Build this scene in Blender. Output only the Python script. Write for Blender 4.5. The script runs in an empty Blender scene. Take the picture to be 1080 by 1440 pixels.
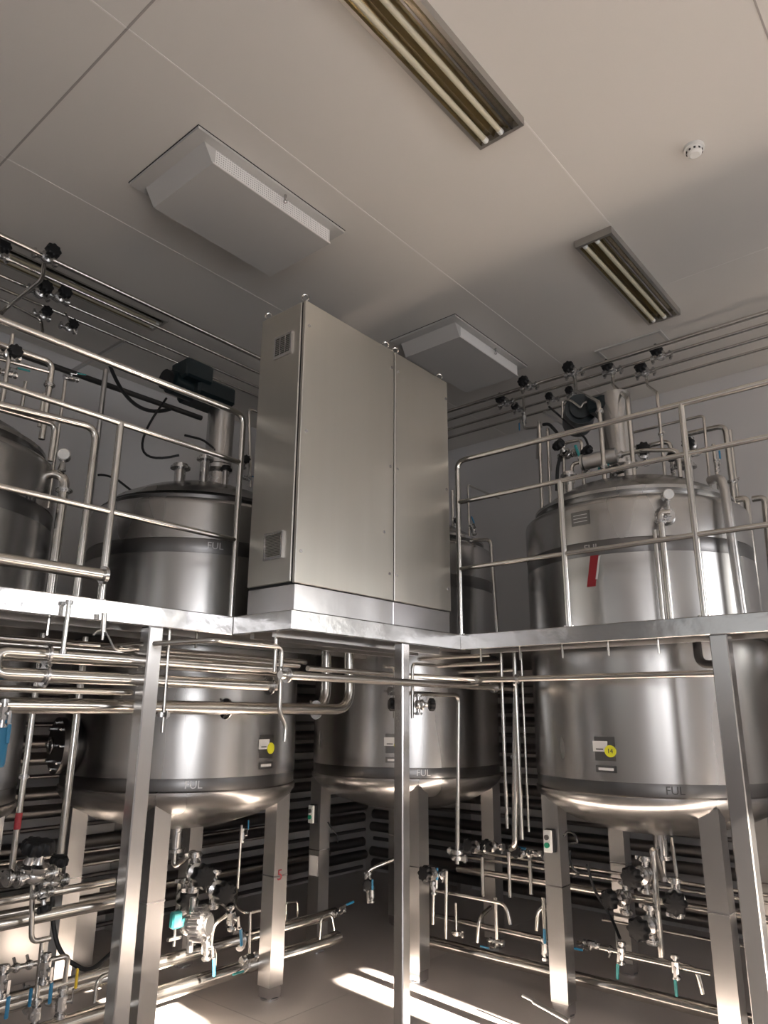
import bpy, bmesh, math, random
from mathutils import Vector, Matrix, Euler
random.seed(7)
SC = bpy.context.scene
COL = SC.collection

# ------------------------------------------------------------------ camera
cam_d = bpy.data.cameras.new('camera'); cam = bpy.data.objects.new('camera', cam_d); COL.objects.link(cam)
cam_d.sensor_width = 36; cam_d.lens = 25.5; cam_d.clip_start = .02
cam.matrix_world = Matrix(((0.64493439, -0.2097816, -0.73488184, 0),
                           (-0.76420948, -0.1687266, -0.6225072, 0),
                           (0.00659644, 0.96307996, -0.26913467, 1.6), (0, 0, 0, 1)))
SC.camera = cam
vs = SC.view_settings
vs.view_transform = 'Standard'; vs.look = 'None'; vs.gamma = 1; vs.use_curve_mapping = False
vs.exposure = 0.78
# ------------------------------------------------------------------ daylight
W = bpy.data.worlds.new('sky'); SC.world = W; W.use_nodes = True
bg = W.node_tree.nodes['Background']; bg.inputs[0].default_value = (.80, .88, 1.0, 1); bg.inputs[1].default_value = .8
SUN_DIR = Vector((.12, 1.0, -.47)).normalized()
ld = bpy.data.lights.new('sun', 'SUN'); ld.energy = 108; ld.angle = .012; ld.color = (1, .88, .76)
sun = bpy.data.objects.new('sun', ld); COL.objects.link(sun); sun.location = (2, -6, 6)
sun.rotation_euler = SUN_DIR.to_track_quat('-Z', 'Y').to_euler()
def area(name, loc, direction, sx, sy, e, color):
    l = bpy.data.lights.new(name, 'AREA'); l.shape = 'RECTANGLE'; l.size = sx; l.size_y = sy; l.energy = e; l.color = color
    o = bpy.data.objects.new(name, l); COL.objects.link(o); o.location = loc
    o.rotation_euler = Vector(direction).to_track_quat('-Z', 'Y').to_euler(); return o
area('window_daylight', (-1.35, -3.45, 2.05), (0, 1, -.04), 2.0, 2.0, 60, (.97, .97, 1.0))  # added fill lamps before solid walls, set for tank highlights and wall brightness
area('window_daylight', (4.6, -3.45, 2.3), (0, 1, -.45), 1.4, 2.1, 44, (.97, .97, 1.0))
area('window_daylight', (6.34, -2.2, 2.3), (-1, 0, -.35), 1.6, 1.9, 20, (1, .98, .93))  # added so the cabinet front reflects something bright
area('window_daylight', (-2.45, -1.6, 2.1), (1, 0, 0), 1.0, 1.8, 6, (.97, .97, 1))
area('window_daylight', (-2.45, 2.2, 2.4), (1, 0, -.1), 2.0, 1.6, 3, (.93, .97, 1))

# ------------------------------------------------------------------ materials
def mat(name, color, rough=.5, metal=0.0, spec=.5):
    m = bpy.data.materials.new(name); m.use_nodes = True; b = m.node_tree.nodes['Principled BSDF']
    b.inputs['Base Color'].default_value = (*color, 1); b.inputs['Roughness'].default_value = rough
    b.inputs['Metallic'].default_value = metal; b.inputs['Specular IOR Level'].default_value = spec
    return m
def noise_mat(name, c1, c2, rough, metal=0.0, scale=(1, 1, 1), nscale=5, bump=0.0, r2=None, detail=4, dist=.02, aniso=0):
    """two-colour noise with optional stretched grain, bump and varying roughness"""
    m = mat(name, c1, rough, metal); nt = m.node_tree; b = nt.nodes['Principled BSDF']
    tc = nt.nodes.new('ShaderNodeTexCoord'); mp = nt.nodes.new('ShaderNodeMapping'); mp.inputs['Scale'].default_value = scale
    nz = nt.nodes.new('ShaderNodeTexNoise'); nz.inputs['Scale'].default_value = nscale; nz.inputs['Detail'].default_value = detail
    nt.links.new(tc.outputs['Object'], mp.inputs[0]); nt.links.new(mp.outputs[0], nz.inputs[0])
    cr = nt.nodes.new('ShaderNodeValToRGB'); cr.color_ramp.elements[0].position = .0; cr.color_ramp.elements[1].position = 1.0
    cr.color_ramp.elements[0].color = (*c1, 1); cr.color_ramp.elements[1].color = (*c2, 1)
    nt.links.new(nz.outputs[0], cr.inputs[0]); nt.links.new(cr.outputs[0], b.inputs['Base Color'])
    if r2 is not None:
        mr = nt.nodes.new('ShaderNodeMapRange'); mr.inputs[1].default_value = .0; mr.inputs[2].default_value = 1.0
        mr.inputs[3].default_value = rough; mr.inputs[4].default_value = r2
        nt.links.new(nz.outputs[0], mr.inputs[0]); nt.links.new(mr.outputs[0], b.inputs['Roughness'])
    if bump:
        bp = nt.nodes.new('ShaderNodeBump'); bp.inputs['Strength'].default_value = bump; bp.inputs['Distance'].default_value = dist
        nt.links.new(nz.outputs[0], bp.inputs['Height']); nt.links.new(bp.outputs[0], b.inputs['Normal'])
    return m
M = {}
M['tank'] = noise_mat('tank_steel', (.50, .49, .48), (.51, .50, .49), .26, 1, (1, 1, .3), 3, 0, .28, detail=1)
M['tank_band'] = noise_mat('tank_band_steel', (.17, .165, .165), (.21, .205, .2), .30, 1, (1, 1, .2), 12, 0, .36)
M['cab'] = noise_mat('brushed_cabinet_steel', (.62, .60, .55), (.66, .64, .59), .24, 1, (9, 9, .6), 2, 0, .40, detail=2)
M['plinth'] = noise_mat('bright_plinth_steel', (.62, .61, .62), (.70, .69, .70), .16, 1, (1, 1, 1), 4, .15, .24, dist=.01)
M['kerb'] = noise_mat('rippled_kerb_steel', (.60, .60, .60), (.68, .67, .66), .13, 1, (1, 1, 1.4), 5, .35, .24, dist=.012)
M['leg'] = noise_mat('leg_steel', (.59, .58, .57), (.60, .59, .58), .27, 1, (1, 1, .3), 3, 0, .29, detail=1)
M['post'] = noise_mat('post_steel', (.60, .59, .585), (.68, .67, .66), .17, 1, (1, 1, .4), 5, .06, .28, dist=.008)
M['pipe'] = noise_mat('polished_pipe_steel', (.60, .57, .53), (.68, .66, .62), .17, 1, (1, 1, 1), 8, 0, .24)
M['rail'] = noise_mat('rail_steel', (.66, .64, .60), (.74, .72, .68), .16, 1, (1, 1, 1), 8, 0, .22)
M['valve'] = noise_mat('cast_valve_steel', (.50, .49, .48), (.62, .61, .60), .2, 1, (1, 1, 1), 30, .1, .32, dist=.003)
M['darkpipe'] = mat('dark_conduit', (.045, .042, .04), .4, .2)
M['black'] = mat('black_plastic', (.010, .010, .011), .5, 0, .3)
M['row'] = mat('dull_pipe_steel', (.26, .25, .245), .32, 1)  # darker pipe steel, the under-deck shade is put into its colour
M['rubber'] = mat('black_rubber_cable', (.014, .014, .015), .45)
M['motor'] = mat('dark_teal_motor_paint', (.008, .016, .019), .35)
M['blue'] = mat('blue_lever_grip', (.02, .17, .32), .4)
M['cyan'] = mat('teal_plastic', (.04, .28, .28), .4)
M['green'] = mat('green_plastic', (.01, .22, .12), .35)
M['yellow'] = mat('yellow_tag', (.72, .70, .03), .5)
M['gold'] = mat('yellow_grip', (.75, .50, .03), .4)
M['white'] = mat('white_plastic', (.72, .72, .70), .4)
M['paper'] = mat('label_paper', (.70, .69, .67), .6)
M['plate'] = mat('grey_nameplate', (.22, .215, .21), .35, 1)
M['red'] = mat('red_tape', (.30, .012, .02), .5)
M['ink'] = mat('engraved_lettering', (.05, .05, .05), .5)
M['lite'] = mat('etched_lettering', (.62, .61, .60), .45, .6)
M['redink'] = mat('red_paint', (.35, .03, .04), .5)
M['wall'] = noise_mat('grey_wall_paint', (.60, .585, .58), (.63, .615, .61), .55, 0, (1, 1, 1), 1.2)
M['ceil'] = noise_mat('ceiling_panel', (.65, .62, .58), (.67, .64, .60), .42, 0, (1, 1, 1), .8)
M['seam'] = mat('ceiling_seam', (.36, .33, .31), .6)
M['seam_white'] = mat('ceiling_sealant', (.74, .71, .68), .6)
M['filter'] = mat('filter_housing_paint', (.52, .505, .485), .4)
M['hole'] = mat('filter_perforated_face', (.66, .64, .62), .5)
M['dark'] = mat('dark_slot', (.02, .02, .02), .6)
M['rivet'] = mat('dark_bolt', (.06, .055, .05), .4, .6)
M['trough'] = mat('mirror_lamp_trough', (.56, .50, .37), .22, 1)
M['tube'] = mat('unlit_fluorescent_tube', (.56, .51, .38), .25)
M['frame'] = mat('lamp_frame', (.42, .40, .37), .3, .8)
M['winframe'] = mat('window_frame_paint', (.55, .55, .55), .4)
M['under'] = mat('deck_plate_steel', (.30, .29, .28), .45, 1)
# floor: pale epoxy with faint joints
fm = noise_mat('epoxy_floor', (.56, .51, .48), (.62, .57, .54), .27, 0, (1, 1, 1), 1.6)
nt = fm.node_tree; b = nt.nodes['Principled BSDF']
M['floor'] = fm
# perforated diffuser side
pm = M['hole']; nt = pm.node_tree; b = nt.nodes['Principled BSDF']
vo = nt.nodes.new('ShaderNodeTexVoronoi'); vo.inputs['Scale'].default_value = 70; vo.inputs['Randomness'].default_value = 0
tcn = nt.nodes.new('ShaderNodeTexCoord'); nt.links.new(tcn.outputs['Object'], vo.inputs[0])
rp = nt.nodes.new('ShaderNodeValToRGB'); rp.color_ramp.elements[0].position = .28; rp.color_ramp.elements[1].position = .34
rp.color_ramp.elements[0].color = (.30, .29, .28, 1); rp.color_ramp.elements[1].color = (.80, .78, .76, 1)
nt.links.new(vo.outputs['Distance'], rp.inputs[0]); nt.links.new(rp.outputs[0], b.inputs['Base Color'])

# ------------------------------------------------------------------ mesh helpers
class MB:
    def __init__(s): s.bm = bmesh.new()
    def _m(s, verts, mtx): bmesh.ops.transform(s.bm, matrix=mtx, verts=verts)
    def box(s, x0, x1, y0, y1, z0, z1, mtx=None, bev=0):
        g = bmesh.ops.create_cube(s.bm, size=1)['verts']
        s._m(g, Matrix.Translation(((x0+x1)/2, (y0+y1)/2, (z0+z1)/2)) @ Matrix.Diagonal((x1-x0, y1-y0, z1-z0, 1)))
        if bev:
            ed = list({e for v in g for e in v.link_edges})
            r = bmesh.ops.bevel(s.bm, geom=ed, offset=bev, segments=1, affect='EDGES')
            g = list({v for f in r['faces'] for v in f.verts} | {v for v in g if v.is_valid})
        if mtx: s._m(g, mtx)
        return s
    def cyl(s, p0, p1, r, r2=None, seg=20):
        p0 = Vector(p0); p1 = Vector(p1); d = p1 - p0
        if d.length < 1e-6: return s
        q = d.to_track_quat('Z', 'Y').to_matrix().to_4x4()
        bmesh.ops.create_cone(s.bm, cap_ends=True, segments=seg, radius1=r, radius2=r if r2 is None else r2, depth=d.length,
                              matrix=Matrix.Translation((p0+p1)/2) @ q)
        return s
    def sph(s, c, r, sc=(1, 1, 1), seg=16):
        bmesh.ops.create_uvsphere(s.bm, u_segments=seg, v_segments=seg//2+2, radius=r, matrix=Matrix.Translation(c) @ Matrix.Diagonal((*sc, 1)))
        return s
    def poly(s, pts, z0, z1):
        a = [s.bm.verts.new((x, y, z0)) for x, y in pts]; c = [s.bm.verts.new((x, y, z1)) for x, y in pts]
        n = len(pts)
        s.bm.faces.new(a[::-1]); s.bm.faces.new(c)
        for i in range(n): s.bm.faces.new((a[i], a[(i+1) % n], c[(i+1) % n], c[i]))
        return s
    def lathe(s, prof, c=(0, 0, 0), seg=72, a0=0, a1=2*math.pi):
        full = abs(a1-a0-2*math.pi) < 1e-4; n = seg; rings = []
        for r, z in prof:
            if r < 1e-5: rings.append([s.bm.verts.new((c[0], c[1], c[2]+z))]); continue
            rings.append([s.bm.verts.new((c[0]+r*math.cos(a0+(a1-a0)*i/n), c[1]+r*math.sin(a0+(a1-a0)*i/n), c[2]+z)) for i in range(n if full else n+1)])
        for A, Bv in zip(rings, rings[1:]):
            m = n
            for i in range(m):
                j = (i+1) % len(A) if len(A) > 1 else 0; k = (i+1) % len(Bv) if len(Bv) > 1 else 0
                f = []
                if len(A) > 1: f += [A[i], A[j]]
                else: f += [A[0]]
                if len(Bv) > 1: f += [Bv[k], Bv[i]]
                else: f += [Bv[0]]
                if len(set(f)) > 2: s.bm.faces.new(f)
        return s
    def tube(s, pts, r, seg=12, bend=None, steps=6, cap=True):
        P = [Vector(p) for p in pts]; bend = 2.2*r if bend is None else bend
        path = [P[0]]
        for i in range(1, len(P)-1):
            a = (P[i-1]-P[i]); c = (P[i+1]-P[i]); la, lc = a.length, c.length
            if la < 1e-6 or lc < 1e-6: continue
            a.normalize(); c.normalize()
            if a.dot(c) < -.999: continue
            t = min(bend, la*.49, lc*.49); A = P[i]+a*t; C2 = P[i]+c*t
            for k in range(steps+1):
                u = k/steps; path.append(A*(1-u)**2+P[i]*2*u*(1-u)+C2*u*u)
        path.append(P[-1])
        q = [path[0]]
        for p in path[1:]:
            if (p-q[-1]).length > 1e-5: q.append(p)
        path = q; rings = []; T = (path[1]-path[0]).normalized()
        N = T.orthogonal().normalized()
        for i, p in enumerate(path):
            if i == 0: t = (path[1]-path[0])
            elif i == len(path)-1: t = path[-1]-path[-2]
            else: t = (path[i+1]-p).normalized()+(p-path[i-1]).normalized()
            t.normalize(); N = (N - t*N.dot(t)).normalized(); Bn = t.cross(N)
            rings.append([s.bm.verts.new(p+(N*math.cos(2*math.pi*k/seg)+Bn*math.sin(2*math.pi*k/seg))*r) for k in range(seg)])
        for A, C2 in zip(rings, rings[1:]):
            for k in range(seg): s.bm.faces.new((A[k], A[(k+1) % seg], C2[(k+1) % seg], C2[k]))
        if cap: s.bm.faces.new(rings[0][::-1]); s.bm.faces.new(rings[-1])
        return s
    def torus(s, c, R, r, axis=(0, 0, 1), seg=28, sub=8, a0=0, a1=2*math.pi):
        q = Vector(axis).to_track_quat('Z', 'Y').to_matrix(); n = seg; full = abs(a1-a0-2*math.pi) < 1e-4; rings = []
        for i in range(n if full else n+1):
            a = a0+(a1-a0)*i/n
            rings.append([s.bm.verts.new(Vector(c)+q @ Vector(((R+r*math.cos(b))*math.cos(a), (R+r*math.cos(b))*math.sin(a), r*math.sin(b)))) for b in [2*math.pi*k/sub for k in range(sub)]])
        for i in range(n):
            A = rings[i]; C2 = rings[(i+1) % len(rings)]
            for k in range(sub): s.bm.faces.new((A[k], C2[k], C2[(k+1) % sub], A[(k+1) % sub]))
        return s
    def build(s, name, m, parent=None, angle=35, origin=None, recalc=True):
        """links everything collected as ONE mesh object; its coordinates are world coordinates"""
        if recalc: bmesh.ops.recalc_face_normals(s.bm, faces=s.bm.faces)
        me = bpy.data.meshes.new(name)
        if parent is not None: o0 = world_of(parent)
        elif origin is not None: o0 = Vector(origin)
        else:
            xs = [v.co for v in s.bm.verts]
            o0 = Vector(((min(v.x for v in xs)+max(v.x for v in xs))/2, (min(v.y for v in xs)+max(v.y for v in xs))/2, min(v.z for v in xs)))
        bmesh.ops.translate(s.bm, vec=-o0, verts=s.bm.verts)
        s.bm.to_mesh(me); s.bm.free()
        for p in me.polygons: p.use_smooth = True
        me.set_sharp_from_angle(angle=math.radians(angle))
        me.materials.append(m if not isinstance(m, str) else M[m])
        o = bpy.data.objects.new(name, me); COL.objects.link(o)
        if parent is not None: o.parent = parent
        else: o.location = o0
        return o
def world_of(o):
    v = Vector(o.location)
    while o.parent: o = o.parent; v += o.location
    return v
def tag(o, label, cat, group=None, kind=None):
    o['label'] = label; o['category'] = cat
    if group: o['group'] = group
    if kind: o['kind'] = kind
    return o
def structure(o): o['kind'] = 'structure'; return o
def thing(name, label, cat, loc, group=None):
    o = bpy.data.objects.new(name, None); COL.objects.link(o); o.location = loc; o.empty_display_size = .1
    return tag(o, label, cat, group)
def copy_tree(o, parent=None):
    c = o.copy(); COL.objects.link(c); c.parent = parent
    for ch in [x for x in SC.objects if x.parent == o]: copy_tree(ch, c)
    return c
def text_mesh(s, size, depth=.0008):
    cu = bpy.data.curves.new('lettering', 'FONT'); cu.body = s; cu.size = size; cu.extrude = depth; cu.align_x = 'CENTER'; cu.align_y = 'CENTER'
    cu.resolution_u = 3
    o = bpy.data.objects.new('tmp_lettering', cu); COL.objects.link(o)
    dg = bpy.context.evaluated_depsgraph_get(); me = bpy.data.meshes.new_from_object(o.evaluated_get(dg))
    bpy.data.objects.remove(o); return me
def flat_text(name, s, size, m, parent, pos, right, up):
    me = text_mesh(s, size); r = Vector(right).normalized(); u = Vector(up).normalized(); n = r.cross(u); o0 = world_of(parent)
    for v in me.vertices: v.co = Vector(pos)-o0 + r*v.co.x + u*v.co.y + n*v.co.z
    me.materials.append(M[m]); o = bpy.data.objects.new(name, me); COL.objects.link(o); o.parent = parent; return o
def round_text(name, s, size, m, parent, c, r, ang, z):
    """lettering wrapped round a vertical cylinder, reading left to right from outside"""
    me = text_mesh(s, size); o0 = world_of(parent)
    for v in me.vertices:
        a = ang + v.co.x/r; rr = r+v.co.z
        v.co = Vector((c[0]+rr*math.cos(a), c[1]+rr*math.sin(a), z+v.co.y))-o0
    me.materials.append(M[m]); o = bpy.data.objects.new(name, me); COL.objects.link(o); o.parent = parent; return o
def round_plate(name, m, parent, c, r, ang, z, w, h, t=.002):
    """a thin plate curved onto a vertical cylinder"""
    b_ = MB(); da = w/2/r
    b_.lathe([(r, -h/2), (r+t, -h/2), (r+t, h/2), (r, h/2), (r, -h/2)], (c[0], c[1], z), 8, ang-da, ang+da)
    return b_.build(name, m, parent)
def round_disc(name, m, parent, c, r, ang, z, rad, t=.003):
    b_ = MB(); d = Vector((math.cos(ang), math.sin(ang), 0)); p = Vector((c[0], c[1], z))+d*(r-.002)
    b_.cyl(p, p+d*(t+.002), rad, seg=28); return b_.build(name, m, parent)

# ------------------------------------------------------------------ room
H = 4.5; XW = 6.4; YW = 5.65; XB = -2.5; YB = -3.5; T = .12
structure(MB().box(XB-T, XW+T, YB-T, YW+T, -.1, 0).build('floor', 'floor'))
structure(MB().box(XB-T, XW+T, YB-T, YW+T, H, H+.1).build('ceiling', 'ceil'))
structure(MB().box(XB-T, XW+T, YW, YW+T, 0, H).build('wall_left', 'wall'))
structure(MB().box(XW, XW+T, YB-T, YW, 0, H).build('wall_right', 'wall'))
def holed_wall(name, axis, at, lo, hi, holes):
    """a wall with rectangular openings (lo/hi along the wall, sill, head)"""
    b_ = MB(); cur = lo
    def bx(a, c, z0, z1):
        if axis == 'y': b_.box(a, c, at-T, at, z0, z1)
        else: b_.box(at-T, at, a, c, z0, z1)
    for a, c, z0, z1 in sorted(holes):
        bx(cur, a, 0, H); bx(a, c, 0, z0); bx(a, c, z1, H); cur = c
    bx(cur, hi, 0, H)
    return structure(b_.build(name, 'wall'))
SUN_SLOTS = [(1.66, 1.98, 3.35, 3.92), (2.86, 3.22, .1, 3.35)]  # unseen openings, sized and placed to shape the sun strips
ADDED_WIN = [('y', YB, -2.35, -.35, 1.05, 3.05), ('x', XB, -2.1, -1.1, 1.2, 3.0), ('y', YB, 3.9, 5.3, 1.25, 3.35), ('x', XB, 1.0, 3.4, 1.6, 3.2), ('xr', XW, -3.0, -1.4, 1.3, 3.3)]  # invented windows on solid walls, one for each added lamp
holed_wall('wall_back', 'y', YB, XB-T, XW, SUN_SLOTS)
holed_wall('wall_near', 'x', XB, YB, YW, [])
k = 1
for ax, at, lst in (('y', YB, SUN_SLOTS),):
    for a, c, z0, z1 in lst:
        b_ = MB(); f = .03
        def bx(a_, c_, z0_, z1_):
            if ax == 'y': b_.box(a_, c_, at-.08, at-.04, z0_, z1_)
            else: b_.box(at-.08, at-.04, a_, c_, z0_, z1_)
        bx(a, a+f, z0, z1); bx(c-f, c, z0, z1); bx(a+f, c-f, z0, z0+f); bx(a+f, c-f, z1-f, z1)
        if c-a > 1: bx((a+c)/2-.02, (a+c)/2+.02, z0+f, z1-f)
        structure(b_.build('window_%d' % k, 'winframe')); k += 1
for ax, at, a, c, z0, z1 in ADDED_WIN:   # made-up frames and blinds round the added lamps, behind the camera
    b_ = MB()
    for a_, c_, z0_, z1_ in ((a-.05, a, z0-.05, z1+.05), (c, c+.05, z0-.05, z1+.05), (a, c, z0-.05, z0), (a, c, z1, z1+.05)):
        if ax == 'y': b_.box(a_, c_, at, at+.03, z0_, z1_)
        elif ax == 'x': b_.box(at, at+.03, a_, c_, z0_, z1_)
        else: b_.box(at-.03, at, a_, c_, z0_, z1_)
    w_ = structure(b_.build('window_%d' % k, 'winframe')); k += 1
    (MB().box(a, c, at, at+.012, z0, z1) if ax == 'y' else MB().box(at, at+.012, a, c, z0, z1) if ax == 'x' else MB().box(at-.012, at, a, c, z0, z1)).build('blind', 'white', w_)
# ceiling joints
k = 1
for y, x0, x1, m in ((2.49, XB, XW, 'seam_white'), (1.41, 2.74, 3.80, 'seam_white'), (.345, XB, XW, 'seam'), (3.70, XB, XW, 'seam_white')):
    structure(MB().box(x0, x1, y-.004, y+.004, H-.002, H+.001).build('trim_%d' % k, m)); k += 1
structure(MB().box(1.165, 1.175, YB, YW, H-.002, H+.001).build('trim_%d' % k, 'seam')); k += 1
for x in (4.65,):
    structure(MB().box(x-.003, x+.003, YB, 1.35, H-.0015, H+.001).build('trim_%d' % k, 'seam_white')); k += 1
# floor joints
for x0, x1, y0, y1 in ((XB, XW, 3.33, 3.336), (3.02, 3.026, YB, YW)):
    structure(MB().box(x0, x1, y0, y1, 0, .0008).build('trim_%d' % k, 'seam')); k += 1

# ------------------------------------------------------------------ the steel platform
TANKS = {'R': (4.64, 1.76), 'M': (4.53, 3.60), 'L': (2.85, 4.06), 'Q': (1.08, 4.06)}
TR = .70
OUT = [(XB+.3, 2.87), (2.25, 2.87), (2.25, 2.45), (3.60, 2.45), (3.60, -2.2), (XW-.02, -2.2), (XW-.02, YW-.02), (XB+.3, YW-.02)]
Z0, Z1 = 1.97, 2.06
plat = thing('steel_platform', 'bright stainless L-shaped walkway platform carried on square posts around the tanks', 'platform', (3.6, 2.45, 0))
def deck_front(x): return 2.87 if x < 2.27 else (2.45 if x < 3.62 else -2.2)
circ = [(TANKS[k_][0], TANKS[k_][1], TR+.015) for k_ in TANKS] + [(4.64, -.1, TR+.015)]
xs = sorted(set([XB+.3, 2.27, 3.62, XW-.02]+[min(max(cx+r*math.cos(math.pi*i/24), XB+.3), XW-.02) for cx, cy, r in circ for i in range(25)]))
b_ = MB()
for xa, xb in zip(xs, xs[1:]):
    if xb-xa < 1e-5: continue
    xm = (xa+xb)/2; cuts = []
    for cx, cy, r in circ:
        if abs(xm-cx) < r:
            f = lambda x: math.sqrt(max(0, r*r-(x-cx)**2))
            cuts.append((cy-f(xm), cy, f(xa), f(xb)))
    cuts.sort(); lo = (deck_front(xm)+.02,)*2; segs = []
    for _, cy, fa, fb in cuts:
        segs.append((lo, (cy-fa, cy-fb))); lo = (cy+fa, cy+fb)
    segs.append((lo, (YW-.02,)*2))
    for (la, lb), (ha, hb) in segs:
        if ha-la < 1e-4 and hb-lb < 1e-4: continue
        b_.poly([(xa, la), (xb, lb), (xb, hb), (xa, ha)], Z0+.055, Z1-.002)
b_.build('deck', 'under', plat)
def kerb(p, q, n):  # an edge channel from p to q, n points to the outside
    x0, x1 = sorted((p[0], q[0])); y0, y1 = sorted((p[1], q[1])); b2 = MB(); t = .03
    if n == 'y': b2.box(x0, x1, y0, y0+t, Z0, Z1, bev=.004)
    else: b2.box(x0, x0+t, y0, y1, Z0, Z1, bev=.004)
    return b2.build('edge_beam', 'kerb', plat)
kerb((XB+.3, 2.87), (2.25, 2.87), 'y'); kerb((2.25, 2.45), (2.25, 2.90), 'x'); kerb((2.28, 2.45), (3.60, 2.45), 'y'); kerb((3.60, -2.2), (3.60, 2.48), 'x')
for i, (x, y, s) in enumerate((((1.829), 2.905, .036), (3.090, 2.485, .030), (3.64, 1.011, .040))):
    b2 = MB().box(x-s, x+s, y-s, y+s, .012, Z0, bev=.005); p_ = b2.build('post', 'post', plat)
    MB().box(x-s-.03, x+s+.03, y-s-.03, y+s+.03, 0, .012).build('foot_plate', 'leg', p_)
for y in (3.05, 3.30, 4.85, 5.2): MB().box(XB+.35, 3.7, y-.02, y+.02, 1.96, 2.02).build('joist', 'leg', plat)
for x in (3.80, 5.45, 5.9): MB().box(x-.02, x+.02, -2.1, 2.5, 1.96, 2.02).build('joist', 'leg', plat)
for y in (2.62, 2.78): MB().box(2.3, 3.6, y-.015, y+.015, 1.95, 2.02).build('joist', 'leg', plat)
for i in range(14):  # short threaded studs under the right edge and the left edge
    if i < 8: x, y = 3.66, 2.35-i*.26
    else: x, y = 2.1-(i-8)*.24, 2.95
    MB().cyl((x, y, 1.90), (x, y, 2.02), .007, seg=8).build('stud', 'pipe', plat)

# railings ------------------------------------------------------------------
def railing(label, end, far, axis, posts, gdrop=None):
    """end: closed end with rounded corner, far: other end; three rails"""
    r_ = thing('railing', label, 'railing', (end[0], end[1], Z1), None)
    ex, ey = end; fx, fy = far; rr = .0165
    MB().tube([(ex, ey, Z1), (ex, ey, 3.165), (fx, fy, 3.165)], rr, 14, .06).build('top_rail', 'rail', r_)
    for z in (2.89, 2.465):
        MB().tube([(ex, ey, z), (fx, fy, z)], rr*.86, 14).build('middle_rail' if z > 2.6 else 'lower_rail', 'rail', r_)
    for p in posts:
        MB().cyl((p[0], p[1], Z1), (p[0], p[1], p[2]), rr, seg=14).build('post', 'rail', r_)
    for p in posts+[(ex, ey, 0)]:
        MB().cyl((p[0], p[1], Z1), (p[0], p[1], Z1+.008), .034, seg=18).build('base_flange', 'rail', r_)
    return r_
railing('stainless three-bar guard railing on the left platform, left of the cabinet', (2.296, 2.95), (XB+.4, 2.95), 'x',
        [(1.594, 2.95, 2.89), (.72, 2.95, 3.165), (-.6, 2.95, 3.165)])
railing('stainless three-bar guard railing on the right platform, in front of the red-striped tank', (3.65, 2.481), (3.65, -2.1), 'y',
        [(3.65, 1.779, 2.89), (3.65, 1.073, 3.165), (3.65, -.1, 3.165), (3.65, -1.2, 3.165)])

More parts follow.
